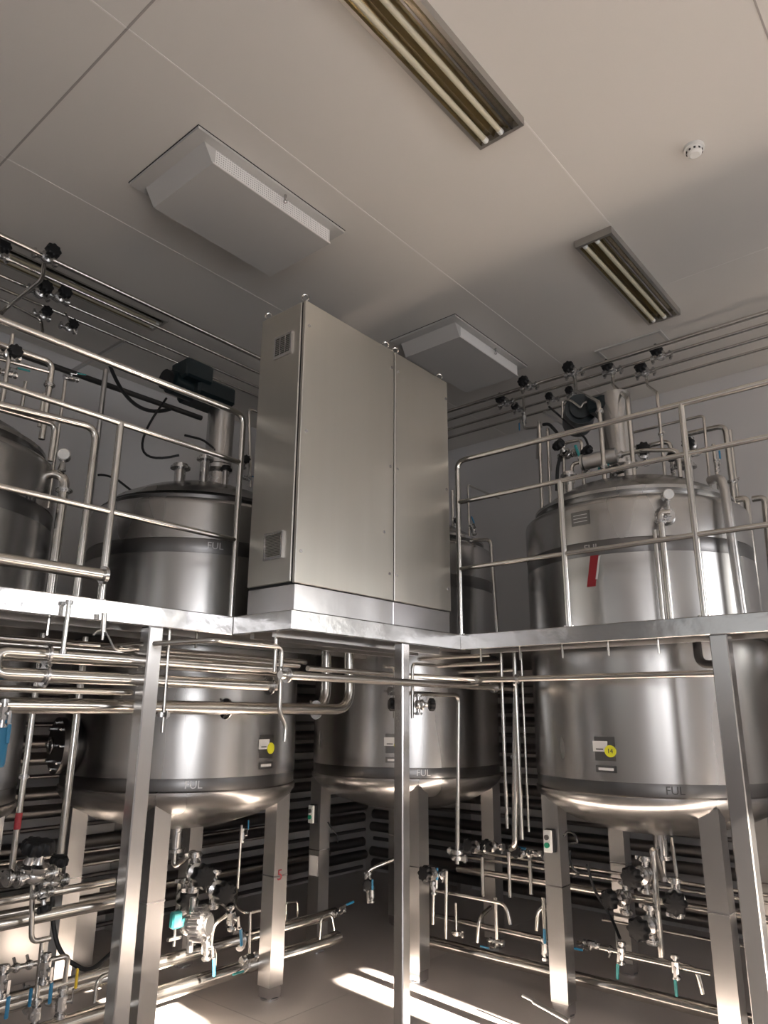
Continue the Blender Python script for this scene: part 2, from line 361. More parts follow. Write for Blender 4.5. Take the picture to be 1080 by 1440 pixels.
# ------------------------------------------------------------------ tanks
def az_on_tank(c, px_az, r=TR):
    """angle on the tank's surface (about its axis) that the camera-side azimuth px_az (radians) meets first"""
    dx, dy = math.cos(px_az), math.sin(px_az); bq = -(dx*c[0]+dy*c[1]); cc = c[0]**2+c[1]**2-r*r
    t = -bq-math.sqrt(max(0, bq*bq-cc)); return math.atan2(dy*t-c[1], dx*t-c[0])
def tank(name, key, label, leg_off, r=TR, dome=False):
    cx, cy = TANKS[key] if isinstance(key, str) else key
    t = thing('storage_tank', label, 'tank', (cx, cy, 0), None)
    c = (cx, cy, 0)
    MB().lathe([(r-.004, 1.26), (r, 1.262), (r, 2.50), (r-.004, 2.502)], c).build('lower_shell', 'tank', t)
    MB().lathe([(r-.004, 1.195), (r-.003, 1.20), (r-.003, 1.262), (r-.004, 1.264)], c).build('lower_band', 'tank_band', t)
    MB().lathe([(r-.004, 2.498), (r-.003, 2.50), (r-.003, 2.585), (r-.004, 2.588)], c).build('upper_band', 'tank_band', t)
    MB().lathe([(r-.004, 2.583), (r, 2.587), (r, 2.80), (r-.004, 2.822), (r-.02, 2.838), (r-.05, 2.85)], c).build('upper_shell', 'tank', t)
    MB().lathe([(0, .93), (.12, .935), (r*.45, .965), (r*.72, 1.02), (r*.88, 1.075), (r*.97, 1.125), (r+.006, 1.165), (r+.006, 1.19), (r-.004, 1.198)], c).build('bottom_head', 'tank', t)
    if dome:
        MB().lathe([(r-.052, 2.846), (r-.045, 2.868), (r-.09, 2.90), (r-.12, 2.905)], c).build('lid_flange', 'tank_band', t)
        MB().lathe([(r-.075, 2.895), (r-.13, 2.945), (r*.62, 3.015), (r*.36, 3.08), (.12, 3.112), (0, 3.117)], c).build('lid', 'tank', t)
    else:
        MB().lathe([(r-.052, 2.848), (r-.085, 2.856), (r-.095, 2.885), (r-.07, 2.895), (r-.07, 2.915), (r-.11, 2.93)], c).build('lid_flange', 'tank', t)
        MB().lathe([(r-.11, 2.928), (r-.16, 2.975), (r*.6, 3.045), (r*.35, 3.095), (.12, 3.115), (0, 3.117)], c).build('lid', 'tank', t)
    MB().cyl((cx, cy, .80), (cx, cy, .94), .04, seg=18).cyl((cx, cy, .79), (cx, cy, .81), .06, seg=18).build('outlet', 'valve', t)
    a = leg_off
    for sx, sy in ((-1, -1), (1, -1), (1, 1), (-1, 1)):
        x, y = cx+sx*a, cy+sy*a; b2 = MB(); w = .052
        # square hollow leg, top cut to the slope of the head
        base = [(x-w, y-w), (x+w, y-w), (x+w, y+w), (x-w, y+w)]
        lo = [b2.bm.verts.new((px, py, .07)) for px, py in base]
        hi = []
        for px, py in base:
            rad = math.hypot(px-cx, py-cy); zt = 1.0+.16*max(0, (rad-.45)/.25)
            hi.append(b2.bm.verts.new((px, py, min(zt, 1.15))))
        b2.bm.faces.new(lo[::-1]); b2.bm.faces.new(hi)
        for i in range(4): b2.bm.faces.new((lo[i], lo[(i+1) % 4], hi[(i+1) % 4], hi[i]))
        lg = b2.build('leg', 'leg', t)
        MB().box(x-w-.002, x+w+.002, y-w-.002, y+w+.002, .655, .663).build('weld_seam', 'plinth', lg)
        MB().box(x-w+.006, x+w-.006, y-w+.006, y+w-.006, .008, .072).cyl((x, y, 0), (x, y, .01), .055, seg=18).build('foot', 'plinth', lg)
    return t
tR = tank('R', 'R', 'large stainless tank at the right with a red stripe and yellow tag 14', .45)
tM = tank('M', 'M', 'stainless tank in the corner, half hidden behind the tall cabinet', .45)
tL = tank('L', 'L', 'stainless tank left of the cabinet with a red 5 on its leg', .43, dome=True)
tQ = tank('Q', 'Q', 'stainless tank cut off by the left edge of the picture', .45)
def A(key, az): return az_on_tank(TANKS[key], math.radians(az))
def sticker(t, key, az, z, num, white=True):
    c = TANKS[key]; a = A(key, az)
    round_plate('label_holder', 'plate', t, c, TR, a, z, .115, .125)
    if white:
        lab = round_plate('printed_label', 'paper', t, c, TR+.0025, a-.035, z+.012, .085, .055, .0015)
        for q in range(2): round_plate('printed_line', 'ink', lab, c, TR+.004, a-.05+.02*q, z-.003, .028, .006, .0008)
    d = round_disc('number_tag', 'yellow', t, c, TR+.003, a+.045, z-.012, .031)
    if num: round_text('tag_number', num, .034, 'ink', d, c, TR+.0075, a+.045, z-.012)
    p = round_plate('nameplate', 'plate', t, c, TR, a, z-.105, .115, .035)
    round_plate('plate_paper', 'paper', p, c, TR+.002, a, z-.105, .085, .014, .001)
sticker(tR, 'R', 24.0, 1.43, '14'); sticker(tL, 'L', 48.9, 1.42, ''); sticker(tM, 'M', 39.4, 1.415, '', True)
for t, key, az, z, m in ((tM, 'M', 37.2, 1.229, 'lite'), (tL, 'L', 53.65, 2.545, 'lite'), (tQ, 'Q', 67.1, 2.60, 'ink'), (tR, 'R', 23.9, 2.545, 'lite'), (tL, 'L', 54.0, 1.229, 'lite'), (tR, 'R', 19.5, 1.229, 'ink')):
    round_text('lettering', 'FUL', .058, m, t, TANKS[key], TR+.002, A(key, az), z)
# red tape stripe, small plate and sampling port on the right tank
def slanted(name, m, t, key, a0, z0, z1, w, sl):
    c = TANKS[key]; b2 = MB(); o = [b2.bm.verts.new((c[0]+(TR+.002)*math.cos(a), c[1]+(TR+.002)*math.sin(a), z)) for a, z in ((a0, z0), (a0+w, z0), (a0+w+sl, z1), (a0+sl, z1))]
    i_ = [b2.bm.verts.new((c[0]+(TR-.002)*math.cos(a), c[1]+(TR-.002)*math.sin(a), z)) for a, z in ((a0, z0), (a0+w, z0), (a0+w+sl, z1), (a0+sl, z1))]
    b2.bm.faces.new(o); b2.bm.faces.new(i_[::-1])
    for q in range(4): b2.bm.faces.new((o[q], i_[q], i_[(q+1) % 4], o[(q+1) % 4]))
    return b2.build(name, m, t)
slanted('red_stripe', 'red', tR, 'R', A('R', 24.45), 2.32, 2.50, .075, .05)
slanted('pale_stripe', 'paper', tR, 'R', A('R', 24.45)+.08, 2.36, 2.495, .016, .04)
round_plate('inspection_plate', 'plate', tR, TANKS['R'], TR, A('R', 24.6), 2.735, .12, .085)
for q in range(3): round_plate('plate_line', 'paper', tR, TANKS['R'], TR+.002, A('R', 24.6), 2.755-.02*q, .09, .004, .0008)
def port(key, az, z, t, side=1):
    c = TANKS[key]; a = A(key, az); d = Vector((math.cos(a), math.sin(a), 0)); s_ = Vector((-d.y, d.x, 0)); p = Vector((c[0], c[1], z))+d*TR
    b2 = MB(); b2.cyl(p-d*.01, p+d*.035, .062, .045, seg=28); b2.cyl(p+d*.03, p+d*.085, .024, seg=18); b2.build('sample_port', 'valve', t)
    b2 = MB(); b2.cyl(p+d*.07+Vector((0, 0, .0)), p+d*.07+Vector((0, 0, .075)), .01, seg=12); b2.cyl(p+d*.05+Vector((0, 0, .10)), p+d*.10+Vector((0, 0, .10)), .032, seg=24)
    g = b2.build('pressure_gauge', 'valve', t)
    MB().cyl(p+d*.10+Vector((0, 0, .10)), p+d*.103+Vector((0, 0, .10)), .027, seg=24).build('gauge_face', 'white', g)
    return p, d, s_
pR, dR_, sR_ = port('R', 18.35, 2.70, tR)

# ------------------------------------------------------------------ control cabinet
cab = thing('control_cabinet', 'tall brushed stainless two-door electrical cabinet on the platform corner', 'cabinet', (2.88, 2.62, Z1))
X0, X1, Y0, Y1 = 2.265, 3.515, 2.455, 2.80; ZB, ZT = 2.195, 3.665
MB().box(X0, X1, Y0+.034, Y1, ZB, ZT, bev=.004).build('body', 'cab', cab)
MB().box(X0+.006, X1-.006, Y0+.02, Y0+.034, ZB+.004, ZT-.004).build('door_gasket', 'dark', cab)
XD = 2.985
MB().box(X0-.002, XD-.0045, Y0, Y0+.02, ZB-.008, ZT-.004, bev=.003).build('left_door', 'cab', cab)
MB().box(XD+.0045, X1+.002, Y0, Y0+.02, ZB-.008, ZT-.004, bev=.003).build('right_door', 'cab', cab)
MB().box(X0+.006, XD-.002, Y0+.006, Y1-.004, Z1, ZB-.012, bev=.003).build('plinth_box', 'plinth', cab)
MB().box(XD+.002, X1-.006, Y0+.006, Y1-.004, Z1, ZB-.012, bev=.003).build('plinth_box', 'plinth', cab)
MB().box(X0+.01, X1-.01, Y0+.012, Y1-.01, ZB-.014, ZB+.002).build('plinth_gap', 'dark', cab)
def eye_bolt(x, y):
    MB().cyl((x, y, ZT), (x, y, ZT+.012), .012, seg=14).torus((x, y, ZT+.03), .018, .005, (1, 1, 0), 20, 8).build('eye_bolt', 'pipe', cab)
for x, y in ((X0+.02, Y0+.03), (X0+.02, Y1-.03), (XD-.05, Y0+.03), (XD+.04, Y0+.03), (X1-.04, Y0+.03)): eye_bolt(x, y)
for x, z in ((2.291, 3.523), (2.299, 2.946), (2.292, 2.338),
             (2.956, 3.546), (2.947, 2.936), (2.945, 2.327),
             (3.015, 3.542), (3.010, 2.936), (3.006, 2.328),
             (2.896, 2.549), (3.496, 3.539), (3.487, 2.934), (3.484, 2.318)):
    MB().cyl((x, Y0-.005, z), (x, Y0+.002, z), .0085, seg=16).build('door_lock', 'plinth', cab)
# vent grills on the left side
def grill(y0, y1, z0, z1, n):
    b2 = MB(); e = .012
    for a in ((y0-e, y1+e, z1, z1+e), (y0-e, y1+e, z0-e, z0), (y0-e, y0, z0, z1), (y1, y1+e, z0, z1)): b2.box(X0-.012, X0+.002, *a)
    g = b2.build('vent_grill', 'plinth', cab)
    MB().box(X0-.004, X0+.001, y0, y1, z0, z1).build('vent_recess', 'dark', g)
    b2 = MB()
    for i in range(n):
        z = z0+(z1-z0)*(i+.5)/n; b2.box(X0-.009, X0-.003, y0, y1, z-.002, z+.002)
    b2.build('vent_slats', 'frame', g)
    return g
g1 = grill(2.555, 2.665, 3.40, 3.50, 9)
for y in (2.59, 2.63): MB().box(X0-.012, X0-.004, y-.004, y+.004, 3.40, 3.50).build('vent_bar', 'plinth', g1)
grill(2.555, 2.665, 2.325, 2.435, 14)
# bits of swarf left on the kerb beside the plinth
# ------------------------------------------------------------------ ceiling fittings
def hepa(x0, x1, y0, y1, label, bolts):
    t = thing('filter_diffuser', label, 'ceiling vent', ((x0+x1)/2, (y0+y1)/2, H-.11))
    MB().box(x0-.004, x1+.004, y0-.004, y1+.004, H-.003, H).build('shadow_gap', 'dark', t)  # dark sheet painting the shadow line round the flange
    MB().box(x0, x1, y0, y1, H-.018, H-.003).build('flange', 'filter', t)
    i = .075; a, c, d, e = x0+i, x1-i, y0+i*.7, y1-i*.7; zb = H-.115; zt = H-.018; b2 = MB()
    lo = [b2.bm.verts.new(p) for p in ((a+.06, d, zb), (c, d, zb), (c, e, zb), (a+.06, e, zb))]
    hi = [b2.bm.verts.new(p) for p in ((a, d, zt), (c, d, zt), (c, e, zt), (a, e, zt))]
    b2.bm.faces.new(lo); b2.bm.faces.new(hi)
    for q in range(4): b2.bm.faces.new((lo[q], lo[(q+1) % 4], hi[(q+1) % 4], hi[q]))
    b2.build('box', 'filter', t)
    MB().box(a+.075, c-.012, d-.002, d+.001, zb+.010, zt-.006).build('perforated_side', 'hole', t)
    MB().box(a+.06, c, d-.006, d-.0005, zb-.002, zb+.008).build('edge_trim', 'seam_white', t)
    for x in (x0+.045, x1-.045):
        for y in (y0+.03, y1-.03): MB().cyl((x, y, H-.016), (x, y, H-.008), .012, seg=12).build('corner_bolt', 'rivet', t)
    for y in bolts: MB().cyl(((a+c)/2+.08, y, H-.06), ((a+c)/2+.08, y, H-.018), .009, seg=12).sph(((a+c)/2+.08, y, H-.062), .012).build('clamp_bolt', 'valve', t)
    return t
hepa(1.70, 2.79, 2.70, 3.35, 'large white ceiling air filter diffuser box at the upper left', (2.73, 3.32))
hepa(4.03, 5.11, 2.73, 3.36, 'smaller-looking ceiling air filter diffuser box behind the cabinet top', (2.76, 3.33))
def lamp(x0, x1, y0, y1, label, n=3):
    t = thing('fluorescent_light', label, 'ceiling light', ((x0+x1)/2, (y0+y1)/2, H-.06))
    b2 = MB(); f = .02; z0 = H-.05
    b2.box(x0, x1, y0, y0+f, z0, H).box(x0, x1, y1-f, y1, z0, H).box(x0, x0+f, y0+f, y1-f, z0, H).box(x1-f, x1, y0+f, y1-f, z0, H)
    b2.build('housing', 'frame', t)
    b2 = MB(); w = y1-y0-2*f; pts = []
    for u, dz in ((0, .0), (.06, .040), (.20, .046), (.30, .016), (.36, .040), (.52, .046), (.60, .040), (.66, .012), (.72, .040), (.94, .044), (1, .0)): pts.append((y0+f+w*u, H-.05+dz))
    a = [b2.bm.verts.new((x0+f, y, z)) for y, z in pts]; c = [b2.bm.verts.new((x1-f, y, z)) for y, z in pts]
    a2 = [b2.bm.verts.new((x0+f, y, z+.002)) for y, z in pts]; c2 = [b2.bm.verts.new((x1-f, y, z+.002)) for y, z in pts]
    for i in range(len(pts)-1):
        b2.bm.faces.new((a[i], a[i+1], c[i+1], c[i])); b2.bm.faces.new((a2[i], c2[i], c2[i+1], a2[i+1]))
    b2.build('reflector', 'trough', t, 50)
    yr = y0+f+w*.17
    MB().box(x0+f, x1-f, yr-.005, yr+.005, H-.052, H-.006).build('bright_rim', 'plinth', t)
    for u in (.45, .86)[:n]:
        y = y0+f+w*u
        tb = MB().cyl((x0+.045, y, H-.037), (x1-.045, y, H-.037), .0145, seg=18).build('tube', 'tube', t)
        for x, s in ((x0+f+.002, 1), (x1-f-.002, -1)):
            MB().cyl((x, y, H-.037), (x+s*.028, y, H-.037), .0155, seg=16).build('lamp_holder', 'white', tb)
    return t
lamp(1.45, 2.72, 1.40, 1.66, 'long recessed fluorescent light at the top centre, tubes off', 2)
lamp(3.80, 5.03, 1.41, 1.65, 'fluorescent light on the shaded ceiling above the right tank', 2)
lamp(1.45, 2.68, 4.42, 4.64, 'yellowish fluorescent light behind the overhead pipes at the left', 2)
hx = [5.23, 5.47, 1.63, 2.17]
b2 = MB()
for a in ((hx[0], hx[1], hx[2], hx[2]+.025), (hx[0], hx[1], hx[3]-.025, hx[3]), (hx[0], hx[0]+.025, hx[2]+.025, hx[3]-.025), (hx[1]-.025, hx[1], hx[2]+.025, hx[3]-.025)): b2.box(a[0], a[1], a[2], a[3], H-.012, H)
tag(b2.build('access_hatch_frame', 'filter'), 'faint rectangular hatch frame on the ceiling above the right overhead pipes', 'hatch')
t = thing('smoke_detector', 'small round white smoke detector on the ceiling at the right', 'smoke detector', (3.47, .81, H-.05))
MB().cyl((3.47, .81, H-.018), (3.47, .81, H), .052, seg=32).build('base', 'white', t)
MB().lathe([(0, -.05), (.025, -.05), (.036, -.042), (.042, -.018), (.03, -.016)], (3.47, .81, H), 32).build('sensor_head', 'white', t)
b2 = MB()
for i in range(10):
    a = 2*math.pi*i/10; b2.box(-.005, .005, .0385, .0415, -.036, -.026, Matrix.Translation((3.47, .81, H)) @ Matrix.Rotation(a, 4, 'Z'))
b2.build('sensor_slots', 'dark', t)

# ------------------------------------------------------------------ valves (prototypes at the origin: flow along X, stem along Z)
def ferrule(b2, x, r): b2.cyl((x-.009, 0, 0), (x+.009, 0, 0), r*1.9, seg=20).cyl((x-.004, 0, 0), (x+.004, 0, 0), r*2.2, seg=20)
def proto_handwheel(wheel='black'):
    t = bpy.data.objects.new('handwheel_valve', None); COL.objects.link(t); t.empty_display_size = .05
    b2 = MB(); b2.cyl((-.07, 0, 0), (.07, 0, 0), .014, seg=16).sph((0, 0, 0), .028, (1.25, 1, 1)); b2.build('body', 'valve', t, origin=(0, 0, 0))
    for x in (-.06, .06):
        b2 = MB(); ferrule(b2, x, .013); b2.box(x-.007, x+.007, .02, .04, -.006, .006); b2.build('clamp', 'valve', t)
    MB().lathe([(0, .0), (.028, .01), (.036, .022), (.036, .034), (.02, .042), (.014, .06), (.014, .08), (0, .081)], (0, 0, 0), 24).build('bonnet', 'valve', t)
    prof = []; b2 = MB(); n = 8
    ring = []
    for z, s in ((.075, .80), (.082, 1.0), (.108, 1.0), (.116, .86), (.118, .4)):
        ring.append([b2.bm.verts.new(((.040+.004*math.cos(n*2*math.pi*i/64))*s*math.cos(2*math.pi*i/64), (.040+.004*math.cos(n*2*math.pi*i/64))*s*math.sin(2*math.pi*i/64), z)) for i in range(64)])
    for Aq, Bq in zip(ring, ring[1:]):
        for i in range(64): b2.bm.faces.new((Aq[i], Aq[(i+1) % 64], Bq[(i+1) % 64], Bq[i]))
    b2.bm.faces.new(ring[0][::-1]); b2.bm.faces.new(ring[-1])
    b2.build('handwheel', wheel, t, 50)
    return t
def proto_ball(grip='blue'):
    t = bpy.data.objects.new('ball_valve', None); COL.objects.link(t); t.empty_display_size = .05
    b2 = MB(); b2.cyl((-.065, 0, 0), (.065, 0, 0), .013, seg=16).cyl((-.03, 0, 0), (.03, 0, 0), .026, seg=8).cyl((0, 0, 0), (0, 0, .045), .010, seg=12); b2.build('body', 'valve', t, origin=(0, 0, 0))
    for x in (-.055, .055):
        b2 = MB(); ferrule(b2, x, .012); b2.build('clamp', 'valve', t)
    lv = MB().box(-.012, .05, -.007, .007, .045, .050).box(.045, .05, -.007, .007, .045, .06).build('lever', 'valve', t)
    MB().box(.048, .135, -.009, .009, .052, .064, bev=.004).build('lever_grip', grip, lv)
    return t
def proto_clamp():
    t = MB(); ferrule(t, 0, .0135); t.box(-.009, .009, .024, .05, -.007, .007).cyl((-.016, .04, 0), (.016, .04, 0), .006, seg=8)
    return t.build('pipe_clamp', 'valve', None, origin=(0, 0, 0))
PROTO = {'wheel': proto_handwheel('black'), 'ball': proto_ball('blue'), 'teal': proto_ball('cyan'), 'gold': proto_ball('gold'), 'clamp': proto_clamp()}
USED = set()
CATS = {'wheel': 'valve', 'ball': 'valve', 'teal': 'valve', 'gold': 'valve', 'clamp': 'pipe clamp'}
def put(kind, loc, flow, stem, s, label, group=None):
    p = PROTO[kind]; o = p if kind not in USED else copy_tree(p); USED.add(kind)
    x = Vector(flow).normalized(); z = Vector(stem); z = (z-x*z.dot(x)).normalized(); y = z.cross(x)
    R_ = Matrix((x, y, z)).transposed().to_4x4()
    o.matrix_world = Matrix.Translation(loc) @ R_ @ Matrix.Diagonal((s, s, s, 1))
    tag(o, label, CATS[kind], group); return o
def pipe(pts, r, label, m='pipe', bend=None, cat='pipe', name='pipe', group=None, clamps=(), seg=12, caps=False):
    """one run of tube; clamps = distances along its legs (segment index, fraction)"""
    P = [Vector(p) for p in pts]
    b2 = MB(); b2.tube(P, r, seg, bend if bend is not None else 3*r)
    if not clamps and not caps: return tag(b2.build(name, m), label, cat, group)
    t = thing(name, label, cat, P[0], group); b2.build('tube', m, t)
    for i, u in clamps:
        a, c = P[i], P[i+1]; d = (c-a).normalized(); p = a.lerp(c, u)
        q = MB().cyl(p-d*.010, p+d*.010, r*1.45, seg=18).cyl(p-d*.004, p+d*.004, r*1.75, seg=18)
        side = d.orthogonal().normalized(); q.cyl(p+side*r*1.5, p+side*(r*1.5+.025), .006, seg=8); q.build('clamp', 'valve', t)
    if caps:
        for a, c in ((P[0], P[1]), (P[-1], P[-2])):
            d = (c-a).normalized(); MB().cyl(a-d*.004, a+d*.012, r*1.5, seg=20).build('end_cap', 'valve', t)
    return t
X_, Y_, Z_ = Vector((1, 0, 0)), Vector((0, 1, 0)), Vector((0, 0, 1))

# ------------------------------------------------------------------ overhead pipe rack round two walls
RX = (5.20, 5.37, 5.57, 5.76); RY = (4.18, 4.39, 4.61, 4.76); RZ = 4.35
for i in range(4):
    pipe([(XB+.15, RY[i], RZ), (RX[i], RY[i], RZ), (RX[i], -2.3, RZ)], (.017, .013, .012, .012)[i],
         ('overhead pipe nearest the room of the four running round below the ceiling', 'second overhead pipe from the room side below the ceiling',
          'third overhead pipe from the room side below the ceiling', 'overhead pipe closest to the walls of the four below the ceiling')[i], bend=.1)
for i, (p, q) in enumerate((((2.50, 4.72, RZ-.03), (2.50, YW, RZ-.03)), ((.8, 4.72, RZ-.03), (.8, YW, RZ-.03)), ((5.72, 2.9, RZ-.03), (XW, 2.9, RZ-.03)), ((5.72, .2, RZ-.03), (XW, .2, RZ-.03)))):
    b2 = MB(); x0, x1 = sorted((p[0], q[0])); y0, y1 = sorted((p[1], q[1]))
    b2.box(x0-.012*(x0 == x1), x1+.012*(x0 == x1), y0-.012*(y0 == y1), y1+.012*(y0 == y1), RZ-.045, RZ-.020)
    tag(b2.build('pipe_bracket', 'leg'), ('steel bracket bar under the overhead pipes, left of the left tank motor', 'steel bracket bar under the overhead pipes at the far left',
        'steel bracket bar under the right overhead pipes, nearest the cabinet', 'steel bracket bar under the right overhead pipes near the picture edge')[i], 'bracket')
# valves hanging on the right overhead pipes and their risers
def riser(valve_px, x, y0, pts, r, label):
    pipe([(x, y0, RZ-.02)]+pts, r, label, clamps=((len(pts)-1, .3),))
rv = [(RX[0], 2.346, 'black handwheel valve on the overhead pipes, above the red-striped tank, leftmost riser'),
      (RX[1], 2.088, 'black handwheel valve on the overhead pipes, above the shiny motor cylinder'),
      (RX[2], 1.890, 'lower black handwheel valve of the adjoining pair at the right of the overhead pipes'),
      (RX[1], 1.686, 'upper black handwheel valve of the adjoining pair at the right of the overhead pipes'),
      (RX[1], 3.094, 'black handwheel valve on the overhead pipes, first one right of the cabinet'),
      (RX[0], 2.763, 'black handwheel valve on the overhead pipes, second one right of the cabinet'),
      (RX[2], 3.078, 'small black handwheel valve under the two beside the cabinet'),
      (RX[2], 2.731, 'small black handwheel valve left of the big round motor'),
      (RX[2], 2.538, 'small black handwheel valve just above the big round motor')]
for i, (x, y, lb) in enumerate(rv):
    put('wheel', (x, y, RZ-.01), (0, 1, 0), (-.75, .25, .1), 1.15 if i < 6 else .85, lb)
pipe([(5.2, rv[0][1], RZ-.03), (5.14, rv[0][1]-.03, RZ-.20), (4.280, 1.775, 3.594), (4.28, 1.774, 3.03)], .015, 'bent riser from the leftmost big overhead valve to the right tank lid', bend=.05, clamps=((2, .12), (2, .8)))
pipe([(5.37, rv[1][1], RZ-.03), (5.30, rv[1][1]-.02, RZ-.16), (4.300, 1.591, 3.578), (4.30, 1.590, 3.03)], .014, 'bent riser pipe running down beside the shiny motor cylinder', bend=.05)
pipe([(5.57, rv[2][1], RZ-.03), (5.50, rv[2][1]-.03, RZ-.16), (4.500, 1.465, 3.653), (4.5, 1.469, 3.0)], .011, 'thin riser pipe right of the motor cylinder, with a small clamp', bend=.04, clamps=((2, .45),))
pipe([(4.600, 2.191, 3.699), (4.600, 2.182, 3.838), (4.600, 2.115, 3.819), (4.600, 2.043, 3.737), (4.600, 2.024, 3.770), (4.600, 1.916, 3.772), (4.600, 1.885, 3.763), (4.600, 1.889, 3.705)], .009, 'zigzag thin pipe in front of the big round motor', bend=.03)
pipe([(5.37, 2.922, 4.35), (5.300, 2.882, 4.182), (5.300, 2.890, 4.016), (5.300, 2.719, 3.992)], .011, 'short hanging pipe with a small valve left of the right tank', bend=.03)
put('ball', (5.300, 2.885, 4.116), (0, 0, -1), (-.2, .9, 0), .8, 'small steel valve with dark lever hanging near the overhead pipes')
tag(MB().tube([(4.500, 2.296, 3.644), (4.480, 2.241, 3.629), (4.450, 2.159, 3.522), (4.420, 2.114, 3.396), (4.400, 2.155, 3.268), (4.400, 2.172, 3.091)], .012, 10, .05).build('hose', 'rubber'), 'thick black hose at the left of the right tank lid', 'hose')
tag(MB().tube([(4.700, 2.342, 3.866), (4.600, 2.144, 3.642), (4.500, 1.973, 3.449), (4.500, 1.950, 3.276)], .008, 10, .05).build('cable', 'rubber'), 'black cable passing under the big round motor', 'cable')
# pipes round the right tank's head
pipe([(4.35, 2.266, 2.93), (4.35, 2.251, 3.612), (5.0, 2.62, 3.601)], .013, 'thin pipe standing at the left side of the right tank, reaching back to the wall')
pipe([(4.45, 2.253, 2.93), (4.45, 2.239, 3.586), (5.3, 2.66, 3.586)], .012, 'thin darker pipe just behind the first one at the left of the right tank')
pipe([(4.42, 2.123, 2.96), (4.42, 2.112, 3.427), (4.42, 1.977, 3.427), (4.42, 1.981, 2.95)], .012, 'small pipe hoop standing on the right tank lid')
pipe([(5.0, 1.869, 3.490), (5.0, 1.576, 3.490), (5.0, 1.565, 3.0)], .017, 'pipe elbow right of the motor, bending down onto the lid', clamps=((0, .2), (1, .2)))
pipe([(5.05, 1.976, 3.639), (5.05, 1.342, 3.639), (5.05, 1.358, 2.95)], .010, 'thin long pipe crossing right of the motor and dropping at the post')
pipe([(5.25, 1.556, 3.606), (5.25, 1.259, 3.606), (5.25, 1.266, 2.2)], .020, 'thicker pipe elbow at the right end of the right tank head', clamps=((1, .3),))
pipe([(5.4, 1.269, 3.619), (5.4, 1.289, 2.1)], .015, 'pipe standing right behind the thick elbow at the right tank', clamps=((0, .25),))
pipe([(4.95, 1.276, 3.377), (4.95, 1.275, 2.85)], .012, 'short pipe with a blue valve at the right of the tank lid')
put('ball', (4.950, 1.270, 3.223), (0, 0, 1), (-.6, -.8, 0), .7, 'small valve with blue grip at the right of the right tank lid')
pipe([(5.000, 1.191, 2.981), (5.0, 1.127, 2.981), (5.0, 1.148, 2.07)], .022, 'thick curved pipe at the right shoulder of the right tank', bend=.09)
pipe([(5.300, 1.159, 3.049), (5.3, 1.082, 3.049), (5.3, 1.121, 2.07)], .022, 'thick curved pipe nearest the right picture edge above the platform', bend=.09)
pipe([(4.4, 1.18, 2.96), (4.35, 1.10, 2.95), (4.32, 1.08, 2.80), (4.32, 1.07, 2.07)], .026, 'grey hose curving over the right shoulder of the right tank', 'leg', bend=.12)
# twin down-pipe at the sampling port
p0 = pR+dR_*.075
pipe([p0, p0+sR_*-.05+dR_*.0, p0+sR_*-.05+Vector((0, 0, -.64))], .018, 'bright pipe running down from the gauge port on the right tank', clamps=((1, .08),), bend=.03)
pipe([p0+sR_*-.09+Vector((0, 0, -.10)), p0+sR_*-.09+Vector((0, 0, -.64))], .012, 'thinner pipe beside the bright pipe below the gauge port')

def agitator(cx, cy, label, r, z0, z1, motor):
    t = thing('agitator', label, 'agitator', (cx, cy, 3.10))
    MB().lathe([(0, 0), (r*1.5, 0), (r*1.5, .03), (r*.8, .05), (r*.7, .14), (r*1.1, .16), (r*1.1, .19), (0, .191)], (cx, cy, 3.10), 40).build('mount', 'valve', t)
    MB().cyl((cx, cy, z0), (cx, cy, z1), r, seg=48).build('cover', 'tank', t)
    motor(t); return t
def motor_R(t):
    MB().cyl((4.96, 2.24, 3.79), (4.68, 2.08, 3.77), .115, seg=36).cyl((4.69, 2.085, 3.77), (4.64, 2.06, 3.765), .08, seg=30).build('motor', 'motor', t)
    MB().box(4.58, 4.76, 1.80, 2.0, 3.68, 3.80, bev=.02).build('gearbox', 'motor', t)
agitator(4.679, 1.82, 'agitator with shiny steel cylinder and big dark motor on the right tank', .105, 3.29, 3.80, motor_R)
def motor_L(t):
    MB().box(2.66, 2.98, 3.92, 4.20, 3.72, 3.86, bev=.02).cyl((2.52, 4.06, 3.79), (2.70, 4.06, 3.79), .085, seg=28).build('motor', 'motor', t)
    MB().box(2.54, 2.76, 3.90, 4.10, 3.80, 3.94, bev=.015).build('terminal_box', 'motor', t)
    MB().cyl((2.50, 4.06, 3.79), (2.47, 4.06, 3.79), .07, seg=28).build('motor_fan_cover', 'black', t)
agitator(2.96, 4.06, 'agitator with steel cylinder and dark teal motor on the left tank', .095, 3.30, 3.72, motor_L)
agitator(4.53, 3.60, 'agitator on the corner tank behind the cabinet', .10, 3.29, 3.74, lambda t: MB().box(4.42, 4.64, 3.49, 3.71, 3.73, 3.95, bev=.02).build('motor', 'motor', t))
agitator(1.02, 4.06, 'agitator on the tank at the left picture edge', .10, 3.29, 3.74, lambda t: MB().box(.90, 1.14, 3.94, 4.18, 3.73, 3.95, bev=.02).build('motor', 'motor', t))
